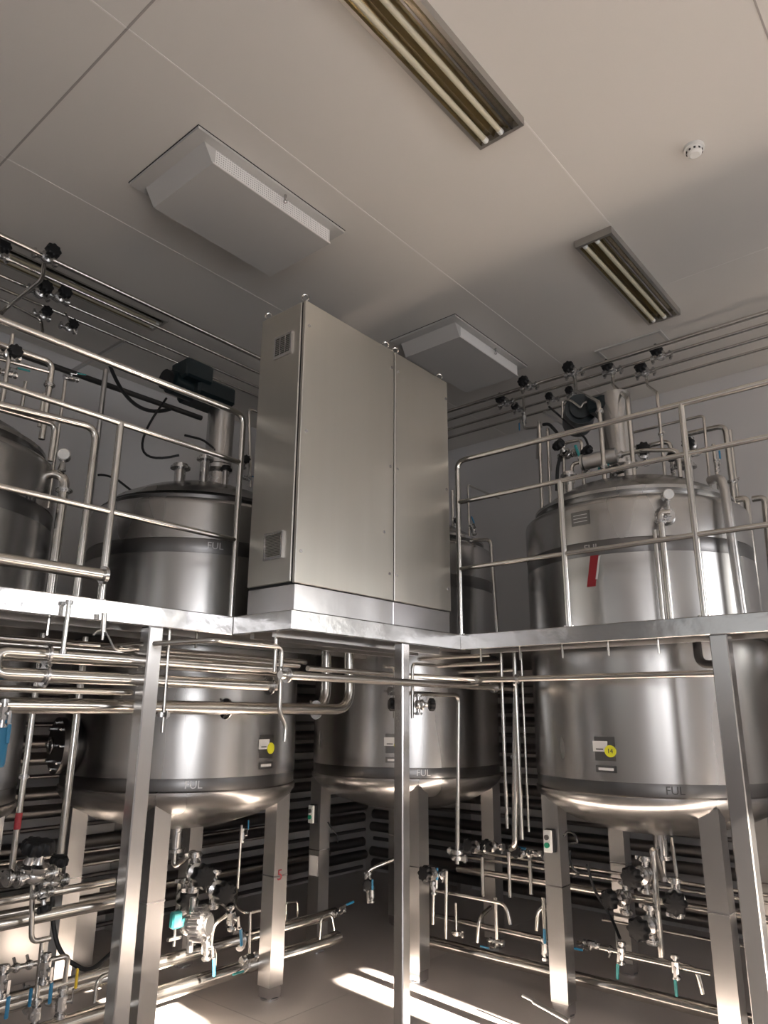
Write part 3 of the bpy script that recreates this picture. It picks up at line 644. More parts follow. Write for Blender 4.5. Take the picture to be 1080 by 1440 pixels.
# lid fittings
def nozzle(x, y, z, hgt, r, label, cap='valve'):
    t = thing('lid_nozzle', label, 'nozzle', (x, y, z))
    MB().cyl((x, y, z-.06), (x, y, z+hgt), r, seg=20).build('stub', 'valve', t)
    MB().cyl((x, y, z+hgt), (x, y, z+hgt+.012), r*1.8, seg=22).cyl((x, y, z+hgt+.012), (x, y, z+hgt+.03), r*1.35, seg=22).build('cap', cap, t)
nozzle(2.52, 3.85, 3.06, .05, .035, 'small flat-capped stub at the left of the left tank lid')
nozzle(2.64, 3.76, 3.06, .12, .030, 'taller steel stub in the middle of the left tank lid')
nozzle(2.78, 3.72, 3.08, .06, .022, 'small dark stub beside the taller one on the left tank lid', 'black')
nozzle(3.10, 3.68, 3.02, .14, .022, 'steel stub on the left tank lid close to the cabinet')
nozzle(4.28, 2.02, 3.03, .10, .03, 'steel stub at the left of the right tank lid')
nozzle(4.30, 1.62, 3.05, .06, .03, 'steel stub at the front of the right tank lid')
nozzle(4.60, 1.35, 3.03, .10, .028, 'steel stub at the right of the right tank lid')
nozzle(4.85, 1.45, 3.02, .06, .035, 'low wide stub at the back right of the right tank lid', 'black')
for i, (px, py, X, lb) in enumerate(((798,640,4.42,'left of all on the right tank lid'), (822,655,4.40,'between the hoop legs on the right tank lid'), (838,648,4.5,'left of the shiny cylinder on the right tank lid'),
      (905,640,4.55,'right of the shiny cylinder on the right tank lid'), (958,655,4.95,'below the pipe elbow on the right tank lid'), (975,628,5.2,'behind the tall post at the right tank'), (873,668,4.35,'at the front rim of the right tank lid'))):
    put('wheel' if i not in (1, 6) else 'teal', {0: (4.420, 2.086, 3.336), 1: (4.400, 1.958, 3.225), 2: (4.500, 1.919, 3.279), 3: (4.550, 1.610, 3.263), 4: (4.950, 1.499, 3.273), 5: (5.200, 1.476, 3.483), 6: (4.380, 1.704, 3.139)}[i],
        (0, .3, 1) if i % 2 else (.3, 1, 0), (-.8, .2*(i % 3-1), .5), 1.05, ('valve with teal grip ' if i in (1, 6) else 'black handwheel valve ')+lb)
pipe([(4.40, 2.05, 3.12), (4.40, 2.05, 3.26), (4.40, 1.55, 3.24), (4.42, 1.35, 3.20), (4.42, 1.35, 3.02)], .014, 'low pipe running across the front of the right tank lid', clamps=((1, .3), (1, .7)))
MB_ = MB().cyl((4.33, 1.93, 3.22), (4.37, 1.72, 3.24), .05, seg=26).cyl((4.328, 1.945, 3.22), (4.33, 1.93, 3.22), .058, seg=26)
tag(MB_.build('actuator', 'leg'), 'short steel actuator cylinder lying on the right tank lid in front of the shiny cylinder', 'actuator')
# head clamps round the rims, and lid lifting lugs
# left tank: things on the lid near the cabinet and at the left edge
put('wheel', (2.946, 3.750, 3.251), (0, 0, 1), (-.4, -.8, .1), .7, 'handwheel valve squeezed between the left railing end and the cabinet, upper')
put('ball', (2.966, 3.750, 3.144), (1, 0, 0), (-.3, -.8, .3), .6, 'ball valve squeezed between the left railing end and the cabinet, lower')
pipe([(3.014, 3.750, 3.090), (2.961, 3.75, 3.649), (3.45, 3.75, 3.665)], .010, 'thin pipe rising beside the cabinet left edge')
# railing-height curved pipe behind the left rail (big elbow) and its neighbours
pipe([(1.086, 3.250, 2.917), (1.633, 3.250, 2.956), (1.633, 3.25, 2.07)], .018, 'bent pipe with a wide elbow behind the left railing post', bend=.07)
pipe([(1.135, 3.300, 2.921), (1.453, 3.300, 2.930), (1.453, 3.30, 2.744)], .014, 'shorter bent pipe inside the wide elbow at the left')
pipe([(1.156, 3.500, 3.326), (1.483, 3.500, 3.335), (1.483, 3.5, 2.913)], .016, 'bent pipe above the left edge tank, with a clamp at its elbow', clamps=((1, .3), (1, .75)))
pipe([(1.200, 3.500, 3.252), (1.469, 3.500, 3.277)], .010, 'thin pipe ending at the clamped elbow above the left edge tank')
pipe([(1.236, 3.400, 3.355), (1.236, 3.4, 2.958)], .010, 'thin upright pipe above the left edge tank')
pipe([(1.605, 3.600, 3.311), (1.605, 3.6, 2.6)], .009, 'slender upright pipe right of the clamped elbow')
put('teal', (1.634, 3.600, 3.331), (1, 0, .2), (.3, -.3, .9), .6, 'small dark green lever valve right of the clamped elbow')
pipe([(2.277, 4.500, 3.923), (2.277, 4.5, 2.07)], .018, 'upright dark pipe against the left wall behind the railing post', 'leg')
pipe([(1.576, 4.900, 3.997), (3.368, 4.900, 4.022)], .022, 'long dark conduit sloping across the left wall to the left tank motor', 'darkpipe', cat='conduit', name='conduit')
for (a, b3, c3, lb) in (((2.408, 4.700, 4.066), (2.526, 4.500, 3.738), (2.629, 4.200, 3.662), 'thick black cable hanging in a loop left of the teal motor'),
                        ((2.588, 4.200, 3.728), (2.375, 4.100, 3.261), (2.535, 3.900, 3.220), 'thin black cable looping down to the left tank lid'),
                        ((2.363, 4.600, 3.187), (2.426, 4.500, 3.161), (2.511, 4.400, 3.070), 'short black cable on the wall right of the left railing post')):
    A_, B_, C_ = Vector(a), Vector(b3), Vector(c3); pts = []
    for k_ in range(15):
        u = k_/14; pts.append(A_*(1-u)**2+(B_*1.0+(B_-(A_+C_)/2)*.9)*2*u*(1-u)+C_*u*u)
    tag(MB().tube(pts, .014 if 'thick' in lb else .008, 10, 0.001).build('cable', 'rubber'), lb, 'cable')
pipe([(2.598, 3.950, 3.391), (2.740, 3.950, 3.404), (2.868, 4.000, 3.391)], .008, 'thin black cable arching on top of the left tank lid', 'rubber', cat='cable', name='cable', bend=.05)
# left edge tank fittings: clamp ring, gauge and bent pipe
pq = Vector((1.596, 3.550, 2.780))
pipe([pq+Vector((-.10, .12, .0)), pq+Vector((.055, 0, 0)), pq+Vector((.055, 0, 2.07-pq.z))], .024, 'thick bright elbow pipe running down from the left edge tank, behind the railing', bend=.06, clamps=((1, .12),))
pipe([pq+Vector((-.02, .06, -.10)), Vector((pq.x-.02, pq.y+.06, 2.07))], .013, 'thinner pipe beside the thick elbow pipe at the left edge tank')
t = thing('pressure_gauge', 'small white-faced pressure gauge above the elbow at the left edge tank', 'gauge', tuple(pq+Vector((.03, 0, .02))))
MB().cyl(pq+Vector((.03, 0, .015)), pq+Vector((.03, 0, .07)), .022, .010, seg=16).build('stem', 'valve', t)
MB().cyl(pq+Vector((.045, .02, .10)), pq+Vector((.02, -.02, .10)), .032, seg=26).build('case', 'valve', t)
MB().cyl(pq+Vector((.02, -.02, .10)), pq+Vector((.018, -.023, .10)), .027, seg=26).build('dial', 'white', t)
put('wheel', (1.250, 3.450, 3.264), (1, 0, .1), (.3, -.9, 0), .8, 'reddish-black handwheel valve at the left picture edge, above the tank')
put('teal', (1.257, 3.450, 3.172), (1, 0, .1), (.3, -.6, .6), .7, 'green-gripped valve at the left picture edge, above the tank')
for q, (a, c, lb) in enumerate((((1.277, 3.500, 3.063), (1.279, 3.500, 3.120), 'left'), ((1.366, 3.500, 3.037), (1.352, 3.500, 3.135), 'middle'), ((1.462, 3.500, 2.974), (1.452, 3.500, 3.105), 'right'))):
    pipe([a, (a[0], a[1], c[2]+.05)], .009, 'short upright tube on the left edge tank lid, %s one of three' % lb)
# left overhead valves
for loc, s, lb in (((1.645, 4.124, 4.350), 1.0, 'big black handwheel valve on the left overhead pipes, topmost'), ((1.425, 4.312, 4.350), 1.0, 'black handwheel valve on the left overhead pipes, cut by the picture edge'),
                   ((1.771, 4.466, 4.300), 1.0, 'dark red-brown handwheel valve under the topmost left overhead valve'), ((1.884, 4.421, 4.300), .95, 'black handwheel valve right of the red-brown one overhead'),
                   ((1.903, 4.696, 4.280), .8, 'small black handwheel valve below the red-brown one overhead'), ((2.106, 4.720, 4.280), .8, 'lowest black handwheel valve of the left overhead group')):
    put('wheel', tuple(Vector(loc)+Vector((0, .08, 0))), (1, 0, 0), (-.1, -1, .1), s*1.1, lb)
pipe([(1.656, 4.239, 4.350), (1.694, 4.319, 4.280), (1.647, 4.700, 4.200), (1.590, 4.619, 4.100)], .014, 'short curved pipe dropping from the topmost left overhead valve')
pipe([(2.164, 4.773, 4.250), (2.128, 4.772, 4.280), (2.005, 4.640, 4.300)], .009, 'little pipe hook under the left overhead valves', bend=.03)
pipe([(1.911, 4.739, 4.150), (1.905, 4.776, 4.250), (1.651, 4.727, 4.250), (1.468, 4.722, 4.250)], .011, 'thin bent pipe below the left overhead pipes', bend=.04)
# corner tank pipes seen between cabinet and right railing
pipe([(4.55, 2.983, 2.888), (4.55, 2.807, 2.888-.02), (4.55, 2.771, 2.07)], .014, 'dark thin pipe elbow at the corner tank, between cabinet and right railing')
pipe([(4.6, 3.026, 2.85), (4.6, 3.029, 3.355), (5.1, 3.05, 3.365)], .008, 'very thin pipe standing behind the right railing end')
pipe([(4.5, 3.111, 2.85), (4.5, 3.109, 3.3)], .012, 'thin pipe on the corner tank hard against the cabinet edge')
put('ball', (4.500, 2.928, 2.953), (0, .4, 1), (-.3, -.8, 0), .7, 'ball valve on the corner tank seen right of the cabinet')
put('wheel', (4.400, 3.021, 3.004), (0, 0, 1), (-.5, -.6, 0), .6, 'handwheel valve on the corner tank at the cabinet edge')
# wide pale tube lying along the left platform edge, at the bottom rail
pipe([(XB+.5, 2.90, 2.167), (1.571, 2.900, 2.168)], .026, 'fat pale tube along the foot of the left railing, ending in a cap', caps=True, seg=20)

# ------------------------------------------------------------------ pipework under the left platform
pipe([(XB+.4, 3.20, 1.625), (3.245, 3.20, 1.625), (3.235, 3.20, 2.0)], .031, 'fat steel pipe at eye level under the platform turning up under the cabinet, left one', bend=.13, seg=20, clamps=((0, .86), (0, .985)))
pipe([(XB+.4, 3.08, 1.628), (3.331, 3.08, 1.628), (3.311, 3.08, 2.0)], .031, 'fat steel pipe at eye level under the platform turning up under the cabinet, right one', bend=.13, seg=20)
zu, zl = 1.825, 1.741; xu = 1.243
pipe([(2.598, 2.95, zu), (xu-.05, 2.95, zu), (xu-.05, 2.95, zl), (2.616, 2.95, zl)], .027, 'pale U-shaped pipe folded back on itself under the left platform edge', bend=.055, seg=18, clamps=((0, .86), (2, .14), (2, .97)))
pipe([(XB+.4, 3.02, zu+.035), (2.841, 3.02, zu+.035)], .014, 'thin pipe just above the folded pale pipe')
pipe([(XB+.4, 3.35, 1.909), (2.014, 3.35, 1.909)], .014, 'thin green-tinted pipe high under the left platform, uppermost')
pipe([(XB+.4, 2.99, 1.688), (1.818, 2.99, 1.688), (1.832, 3.3, 1.688)], .013, 'straight thin pipe between the folded pipe and the fat pipe, left of the post')
pipe([(XB+.4, 3.30, 1.908), (3.161, 3.30, 1.908)], .016, 'pipe behind the post high under the left platform')
pipe([(XB+.4, 3.26, 1.830), (3.096, 3.26, 1.830)], .020, 'thicker pipe behind the folded pale pipe')
pipe([(1.954-.25, 3.1, 1.886), (1.954, 2.62, 1.907), (2.348, 2.62, 1.907), (2.353, 2.62, 1.603), (2.396, 2.62, 1.556), (2.392, 2.62, 1.477)], .011, 'thin S-bent drain pipe hanging below the cabinet, left of the fat bends', bend=.035)
pipe([(2.346, 2.66, 2.02), (2.346, 2.66, 1.791)], .010, 'short hanging rod behind the S-bent drain pipe')
pipe([(2.168, 2.42, 1.763), (4.169, 2.42, 1.763), (4.079, 2.42, 0.854), (4.167, 2.5, 0.823)], .0185, 'long green-grey pipe crossing in front of the middle post then dropping', bend=.04, clamps=((0, .02), (0, .87), (1, .45)))
pipe([(3.152, 2.62, 1.718), (3.817, 2.62, 1.718), (3.768, 2.62, 0.775)], .013, 'bent upright pipe right of the middle post, with a double clamp at its foot', bend=.05)
put('clamp', (3.769, 2.62, 0.838), (0, 0, 1), (-1, 0, 0), 1.3, 'double clamp at the foot of the bent upright pipe, upper')
put('clamp', (3.768, 2.62, 0.808), (0, 0, 1), (1, 0, 0), 1.3, 'double clamp at the foot of the bent upright pipe, lower')
pipe([(3.74, 2.47, 1.802), (3.74, 1.067, 1.802)], .0165, 'straight pipe crossing the front of the right tank under the platform', clamps=((0, .03), (0, .22)))
pipe([(3.74, 2.43, 1.802), (3.3, 2.7, 1.802+.02), (2.6, 2.7, 1.802+.02)], .014, 'pipe behind the middle post leading to the straight pipe at the right')
# thin tubes at the middle post with black knobs
for px, lb, X in ((556, 'left', 2.56), (579, 'right', 2.56)):
    pass
pipe([(3.031, 2.56, 1.851), (3.121, 2.56, 1.851), (3.122, 2.56, 1.582)], .009, 'thin tube with a hooked top left of the middle post', bend=.03)
pipe([(3.494, 2.56, 1.878), (3.278, 2.56, 1.878), (3.277, 2.56, 1.582)], .009, 'thin tube with a hooked top right of the middle post', bend=.03)
put('wheel', (3.164, 2.52, 1.653), (0, 0, 1), (-.9, .5, 0), .8, 'black knob valve at the middle post, left of the pair')
put('wheel', (3.277, 2.52, 1.655), (0, 0, 1), (.75, -.6, 0), .8, 'black knob valve at the middle post, right of the pair')
put('clamp', (3.085, 2.56, 1.722), (1, 0, 0), (0, 0, 1), .8, 'small clamp left of the middle post above the black knobs')
# four slim uprights between the corner tank and the right tank
for (px, X, pb, r, lb) in ((712, 3.95, 1165, .010, 'slim upright pipe left of the thick green-grey drop'), (735, 4.05, 1170, .015, 'upright pipe right of the thick green-grey drop'), (752, 4.05, 1168, .007, 'slimmest upright pipe left of the right tank')):
    YY = {712: 2.390, 735: 2.354, 752: 2.305}[px]; zb = {712: 0.967, 735: 0.902, 752: 0.947}[px]
    pipe([(X, YY, 1.98), (X, YY, zb)], r, lb)
# joist bay pipes seen under the right kerb
for i, (X, px, py, e, r) in enumerate(((4.0, 620, 925, 2.95, .012), (4.15, 640, 935, 3.1, .014), (4.3, 650, 945, 3.1, .012))):
    z = (1.968, 1.929, 1.890)[i]
    pipe([(X, 3.05, z), (X, 2.5, z)], r, 'short pipe in the dark gap right of the middle post under the deck, %s' % ('top one', 'middle one', 'bottom one')[i])
pipe([(3.9, 1.200, 1.97), (3.9, 1.200, 1.854), (3.9, 1.092, 1.854)], .022, 'dark bent pipe dropping below the deck beside the right post', 'darkpipe', bend=.06)
tag(MB().tube([(1.518, 2.840, 1.906), (1.540, 2.840, 1.928), (1.568, 2.840, 1.931), (1.595, 2.840, 1.892), (1.619, 2.840, 1.853), (1.675, 2.840, 1.854), (1.714, 2.840, 1.862)], .0045, 8, .02).build('bent_wire', 'leg'), 'twisted bare wire dangling under the left platform edge', 'wire')
pipe([(1.555, 2.84, 2.0), (1.560, 2.84, 1.921)], .012, 'short stub under the left platform edge above the twisted wire')
# uprights and rods on the left
pipe([(1.401, 2.84, 2.03), (1.400, 2.84, 1.826)], .010, 'hanger rod bolted to the left kerb holding the folded pipe', caps=True)
pipe([(1.554, 3.36, 1.95), (1.552, 3.36, 0.951)], .013, 'slim upright pipe at the far left with a faded red mark', clamps=((0, .62),))
pipe([(1.760, 3.36, 1.95), (1.760, 3.36, 0.854)], .017, 'thicker upright pipe left of the left post')
MB().cyl((1.577, 3.355, 1.119), (1.577, 3.355, 1.205), .0145, seg=16)
tag(MB().cyl((1.552, 3.36, 1.118), (1.552, 3.36, 1.184), .0142, seg=16).build('red_marking_band', 'redink'), 'red band round the slim upright pipe at the far left', 'band')
put('ball', (1.232, 2.9, 1.596), (0, 0, -1), (.2, -1, 0), .8, 'valve at the left picture edge with a blue handle hanging down')
tag(MB().lathe([(0, 0), (.05, 0), (.055, .01), (.055, .19), (.05, .20), (0, .20)], (1.226, 2.95, 1.403), 24).build('blue_hose_reel', 'blue'), 'round-ended blue object just inside the left picture edge', 'container')
put('wheel', (1.905, 2.98, 1.609), (0, 0, 1), (-1, -.4, 0), .55, 'small clamp valve right of the left post top')
pipe([(1.934, 2.93, 1.98), (1.942, 2.93, 1.517)], .009, 'short thin tube right of the left post')
put('clamp', (1.929, 2.93, 1.594), (0, 0, 1), (1, 0, 0), 1.1, 'clamp on the short thin tube right of the left post')
# side manway of the left tank
cL = TANKS['L']; aM = A('L', 60.6); dM = Vector((math.cos(aM-.45), math.sin(aM-.45), 0)); pM = Vector((cL[0], cL[1], 1.42))+dM*(TR-.03)
b2 = MB(); b2.cyl(pM, pM+dM*.07, .135, seg=40).cyl(pM+dM*.07, pM+dM*.10, .155, seg=40); b2.build('side_manway', 'tank_band', tL)
b2 = MB(); s2 = Vector((-dM.y, dM.x, 0))
for k_ in range(8):
    a = 2*math.pi*k_/8; q = pM+dM*.10+s2*.125*math.cos(a)+Z_*.125*math.sin(a); b2.cyl(q, q+dM*.02, .011, seg=10)
b2.build('manway_bolts', 'valve', tL)
MB().torus(tuple(pM+dM*.13), .04, .008, tuple(dM), 24, 8).cyl(pM+dM*.10, pM+dM*.13, .016, seg=14).build('manway_handle', 'valve', tL)

# ------------------------------------------------------------------ low pipes running along the left wall side
def lowX(y, z, x0, x1, r, lb, **k): return pipe([(x0, y, z), (x1, y, z)], r, lb, **k)
lowX(3.80, 0.295, -1.5, 4.0, .035, 'thick low pipe near the floor behind the left tank legs, upper of two', seg=20, clamps=((0, .62), (0, .85)))
lowX(3.72, 0.170, -1.5, 3.95, .040, 'thick low pipe just above the floor behind the left tank legs, lower of two', seg=20)
lowX(3.05, 0.834, -1.0, 1.860, .024, 'pipe at knee height crossing left of the left post, thick')
lowX(3.10, 0.902, -1.0, 1.878, .016, 'pipe above the thick knee-height one, left of the left post')
lowX(3.14, 0.862-.02, -1.0, 1.620, .012, 'short thin pipe just under it at the left picture edge')
lowX(3.35, 0.473, -1.0, 2.081, .022, 'low pipe near the left bottom corner behind the hanging lever valve')
lowX(3.0, .12, -1.0, 1.874, .05, 'fat floor-level pipe in the left bottom corner', seg=20)
lowX(4.75, 0.453, .2, 4.9, .028, 'waist-high pipe running behind the left tank legs to the corner', seg=16)
for i, z in enumerate((.62, .70)): lowX(4.95, z, .0, 4.6, .013, 'thin waist-high pipe behind the left tank, %s of two' % ('lower', 'upper')[i])
pipe([(1.463, 2.980, 0.978), (1.486, 2.98, 0.768), (1.558, 2.98, 0.768)], .010, 'small U-bent pipe below the green-topped valves at the left', bend=.03)
pipe([(1.530, 2.98, 0.760), (1.532, 2.98, 0.523)], .010, 'thin upright tube at the left bottom with a valve at its foot')
pipe([(1.452, 3.100, 0.658), (1.706, 3.100, 0.654), (1.703, 3.1, 0.561)], .010, 'thin horizontal tube bending down at the left bottom', bend=.02, clamps=((0, .18), (0, .38)))
pipe([(1.903, 3.200, 0.417), (1.905, 3.200, 0.510), (1.981, 3.200, 0.511)], .009, 'little bent tube left of the left post foot', bend=.04)
def pv(kind, pt, flow, stem, s, lb): put(kind, pt, flow, stem, s, lb)
pv('wheel', (1.412, 2.950, 1.014), (1, .2, 0), (-.9, -.3, .3), 1.1, 'big steel-bodied valve at the left edge, left of the green-topped pair')
pv('wheel', (1.446, 2.930, 1.007), (1, .1, 0), (.1, -.2, 1), 1.1, 'valve with dark green knob at the left edge, topmost')
pv('wheel', (1.620, 3.120, 0.936), (1, .1, 0), (.4, -.2, 1), .85, 'second dark green knob valve right of the topmost at the left')
pv('wheel', (1.492, 2.950, 0.939), (1, .1, 0), (.2, -.4, -1), .6, 'small black knob hanging under the green-topped pair at the left')
pv('ball', (1.536, 2.950, 0.676), (0, 0, -1), (.2, -1, 0), .8, 'ball valve with hanging blue lever at the lower left')
pv('ball', (1.358, 2.900, 0.686), (0, 0, -1), (.2, -1, 0), .8, 'ball valve with blue lever cut by the left picture edge near the bottom')
pv('gold', (1.616, 2.950, 0.544), (0, 0, 1), (1, -.3, 0), .8, 'ball valve with a yellow lever near the bottom left')
pv('ball', (1.520, 2.950, 0.534), (0, 0, 1), (-1, -.5, 0), .7, 'ball valve with short blue lever at the very bottom left')
# curved black hose behind the left tank legs
pts = [(2.015, 3.900, 0.904), (2.032, 3.900, 0.606), (2.074, 3.850, 0.432), (2.212, 3.800, 0.339), (2.310, 3.800, 0.391), (2.486, 3.850, 0.480), (2.591, 3.900, 0.612)]
tag(MB().tube(pts, .011, 10, .12).build('hose', 'rubber'), 'black hose drooping behind the left post near the floor', 'hose')

# ------------------------------------------------------------------ cluster below the left tank
cx, cy = TANKS['L']
pipe([(cx, cy, .80), (cx, cy, .70), (2.920, 3.950, 0.805), (2.785, 3.750, 0.494), (2.776, 3.720, 0.359)], .019, 'outlet pipe from the left tank bottom down to the bright valve', bend=.05, clamps=((2, .2), (3, .3)))
pv('wheel', (2.746, 3.720, 0.737), (0, 0, 1), (-.25, -.95, .15), 1.5, 'large black handwheel below the left tank, upper')
pv('wheel', (2.940, 3.780, 0.611), (0, 0, 1), (-.2, -.95, 0), 1.5, 'large dark purple-black handwheel below the left tank, lower right')
pv('wheel', (2.857, 3.950, 0.562), (0, 0, 1), (-.4, -.9, 0), 1.4, 'shaded black handwheel below the left tank, behind at left')
t = thing('diaphragm_valve', 'bright sunlit valve with toothed round steel bonnet by the left tank leg', 'valve', (2.644, 3.550, 0.518))
q = Vector((2.653, 3.550, 0.516)); dq = Vector((.40, -.90, .05)).normalized()
b2 = MB(); b2.cyl(q, q+dq*.06, .068, seg=36).cyl(q+dq*.06, q+dq*.085, .055, seg=36).sph(q-dq*.03, .055).cyl(q-dq*.02+Z_*.02, q-dq*.02+Z_*.13, .018, seg=14).cyl(q-dq*.02-Z_*.02, q-dq*.02-Z_*.13, .018, seg=14); b2.build('body', 'valve', t)
b2 = MB(); s3 = dq.cross(Z_).normalized(); u3 = s3.cross(dq)
for k_ in range(14):
    a = 2*math.pi*k_/14; c3 = q+dq*.03+s3*.074*math.cos(a)+u3*.074*math.sin(a); b2.cyl(c3-dq*.028, c3+dq*.028, .011, seg=8)
b2.build('bonnet_teeth', 'plinth', t); MB().cyl(q+dq*.084, q+dq*.090, .045, seg=30).build('bonnet_face', 'plate', t)
t = thing('positioner', 'small sunlit teal-and-white fitting beside the toothed valve', 'fitting', (2.567, 3.600, 0.524))
q = Vector((2.566, 3.600, 0.541)); MB().box(q.x-.03, q.x+.03, q.y-.02, q.y+.02, q.z-.035, q.z+.045, bev=.008).build('case', 'cyan', t)
MB().cyl(q-Z_*.12, q-Z_*.03, .008, seg=12).box(q.x-.04, q.x+.04, q.y-.01, q.y+.01, q.z-.09, q.z-.075).build('stem', 'valve', t)
pipe([(2.803, 3.600, 0.341), (2.815, 3.600, 0.478), (2.901, 3.600, 0.505)], .011, 'short tube curling up to the ball valve by the left tank leg', bend=.04)
pv('ball', (2.953, 3.620, 0.485), (.25, .1, -1), (.2, -.9, -.1), 1.1, 'ball valve with blue lever right of the toothed valve')
pv('ball', (2.777, 3.600, 0.374), (.1, 0, -1), (.1, -.9, -.1), 1.0, 'ball valve with hanging blue lever under the toothed valve')
pv('teal', (3.083, 3.600, 0.253), (-1, 0, 0), (0, -.2, -1), .9, 'ball valve with teal lever pointing left beside the numbered leg')
pipe([(3.118, 3.650, 0.480), (3.129, 3.650, 0.183), (3.088, 3.650, 0.170)], .008, 'thin tube dropping to the teal-levered valve', bend=.02)
pipe([(2.858, 3.620, 0.263), (2.856, 3.620, 0.343), (2.800, 3.620, 0.379)], .010, 'tiny hooked tube right of the hanging blue lever', bend=.03)
pipe([(3.473, 4.200, 0.866), (3.467, 4.200, 0.470)], .010, 'thin upright tube behind the left tank, left of the numbered leg')
pv('ball', (3.485, 4.200, 0.798), (0, 0, 1), (1, -.2, 0), .7, 'small valve on the thin upright tube behind the numbered leg')
pipe([(3.461, 4.200, 0.471), (3.298, 4.000, 0.422), (3.293, 3.900, 0.398), (3.437, 3.900, 0.393)], .010, 'curled tube behind the numbered leg', bend=.05)
pipe([(3.603, 3.860, 0.267), (3.595, 3.860, 0.414), (3.696, 3.860, 0.405), (3.709, 3.860, 0.289)], .007, 'small wire hoop on the low pipe right of the numbered leg', bend=.02)
pipe([(3.751, 3.700, 0.196), (3.765, 3.700, 0.325), (3.858, 3.700, 0.326), (3.888, 3.700, 0.227)], .008, 'second small hoop on the low pipe, further right', bend=.03)
pv('ball', (3.979, 3.750, 0.309), (1, 0, .1), (0, -.5, .6), .9, 'ball valve with blue end on the low pipes below the corner tank')
flat_text('leg_number', '5', .085, 'redink', tL, (cx+.43-.008, cy-.43-.0535, 0.662), (1, 0, 0), (0, 0, 1))

# below the corner tank
cx, cy = TANKS['M']
pipe([(cx, cy, .80), (cx, cy, .62), (4.300, 3.787, 0.514), (4.300, 3.757, 0.311)], .016, 'outlet pipe from the corner tank bottom', bend=.05)
pv('wheel', (4.300, 3.759, 0.448), (0, 0, 1), (-.8, -.6, 0), .9, 'shadowed handwheel valve below the corner tank')
pv('ball', (4.250, 3.687, 0.383), (0, 0, 1), (-.6, -.6, 0), .8, 'shadowed ball valve below the corner tank')
pv('wheel', (4.000, 2.950, 0.650), (0, 1, 0), (-.8, -.6, .1), 1.1, 'horizontal steel valve body right of the corner tank leg')
pv('ball', (4.000, 2.962, 0.580), (0, 0, 1), (-.4, -.8, 0), .8, 'ball valve hanging below the horizontal valve body right of the middle post')
pipe([(4.000, 2.962, 0.601), (4.000, 2.971, 0.361)], .009, 'thin tube under the horizontal valve body')
pipe([(4.000, 2.863, 0.674), (4.000, 2.876, 0.300)], .009, 'thin upright tube right of the horizontal valve body')
t = thing('control_station', 'small white push-button box with two dark buttons on the corner tank back leg', 'switch box', (4.05, 3.99, .9))
def station(t, x, y, z, red=False):
    MB().box(x-.035, x, y-.027, y+.027, z-.062, z+.062, bev=.004).build('back_box', 'black', t)
    MB().box(x-.05, x-.030, y-.025, y+.025, z-.06, z+.06, bev=.004).build('front_cover', 'white', t)
    MB().cyl((x-.062, y, z+.022), (x-.05, y, z+.022), .014, seg=18).build('stop_button', 'plate' if not red else 'dark', t)
    MB().cyl((x-.062, y, z-.020), (x-.05, y, z-.020), .015, seg=18).build('start_button', 'green', t)
bpy.data.objects.remove(t)
def station_at(x, y, z, lb):
    t = thing('control_station', lb, 'switch box', (x, y, z-.06)); station(t, x, y, z); return t
station_at(4.53-.45-.052, 4.05, 0.902, 'small white push-button box on the corner tank back-left leg')
station_at(4.64-.45-.052, 2.21, 0.901, 'small white push-button box with green button on the right tank front-left leg')
MB_ = MB().box(4.53-.45-.056, 4.53-.45-.0525, 4.01, 4.09, 0.550-.06, 0.550+.07)
tag(MB_.build('notice', 'paper'), 'crumpled pale notice stuck below the push-button box on the corner tank leg', 'notice')
tag(MB().tube([(4.120, 2.084, 0.863), (4.110, 2.086, 0.820), (4.090, 2.058, 0.774), (4.120, 2.035, 0.751), (4.25, 2.14, .70)], .006, 8, .04).build('cable', 'rubber'), 'black cable drooping from the green-button box at the right tank leg', 'cable')
tag(MB().tube([(4.120, 2.119, 0.934), (4.110, 2.089, 0.968), (4.100, 2.041, 0.959), (4.100, 2.023, 0.913), (4.24, 2.14, .88)], .006, 8, .03).build('cable', 'rubber'), 'black cable arching over the green-button box at the right tank leg', 'cable')
tag(MB().tube([(4.010, 3.902, 0.859), (4.000, 3.856, 0.823), (4.050, 3.847, 0.776), (4.2, 3.98, .70)], .005, 8, .03).build('cable', 'rubber'), 'short black cable below the push-button box on the corner tank leg', 'cable')

# ------------------------------------------------------------------ low pipes along the right wall side
def lowY(x, z, y0, y1, r, lb, **k): return pipe([(x, y0, z), (x, y1, z)], r, lb, **k)
lowY(4.42, 0.122, 3.35, -1.5, .036, 'thick low pipe near the floor behind the right tank front legs', seg=20)
lowY(4.60, 0.231, 3.4, 2.544, .022, 'low pipe between corner tank and right tank with an open end')
lowY(4.75, 0.530, 3.3, -1.2, .024, 'waist-high pipe passing behind the right tank front-left leg', seg=16)
lowY(4.80, 0.605, 3.3, -1.2, .010, 'thin pipe above the waist-high pipe at the right, lower of two')
lowY(4.84, 0.637, 3.3, -1.2, .010, 'thin pipe above the waist-high pipe at the right, upper of two')
pipe([(4.3, 3.173, 0.475), (4.3, 2.627, 0.475), (4.3, 2.602, 0.366)], .011, 'thin pipe with a rounded drop between corner tank and right tank', bend=.07)
lowY(4.95, 0.323, 2.3, -1.2, .010, 'thin pipe behind the right tank outlet valves')
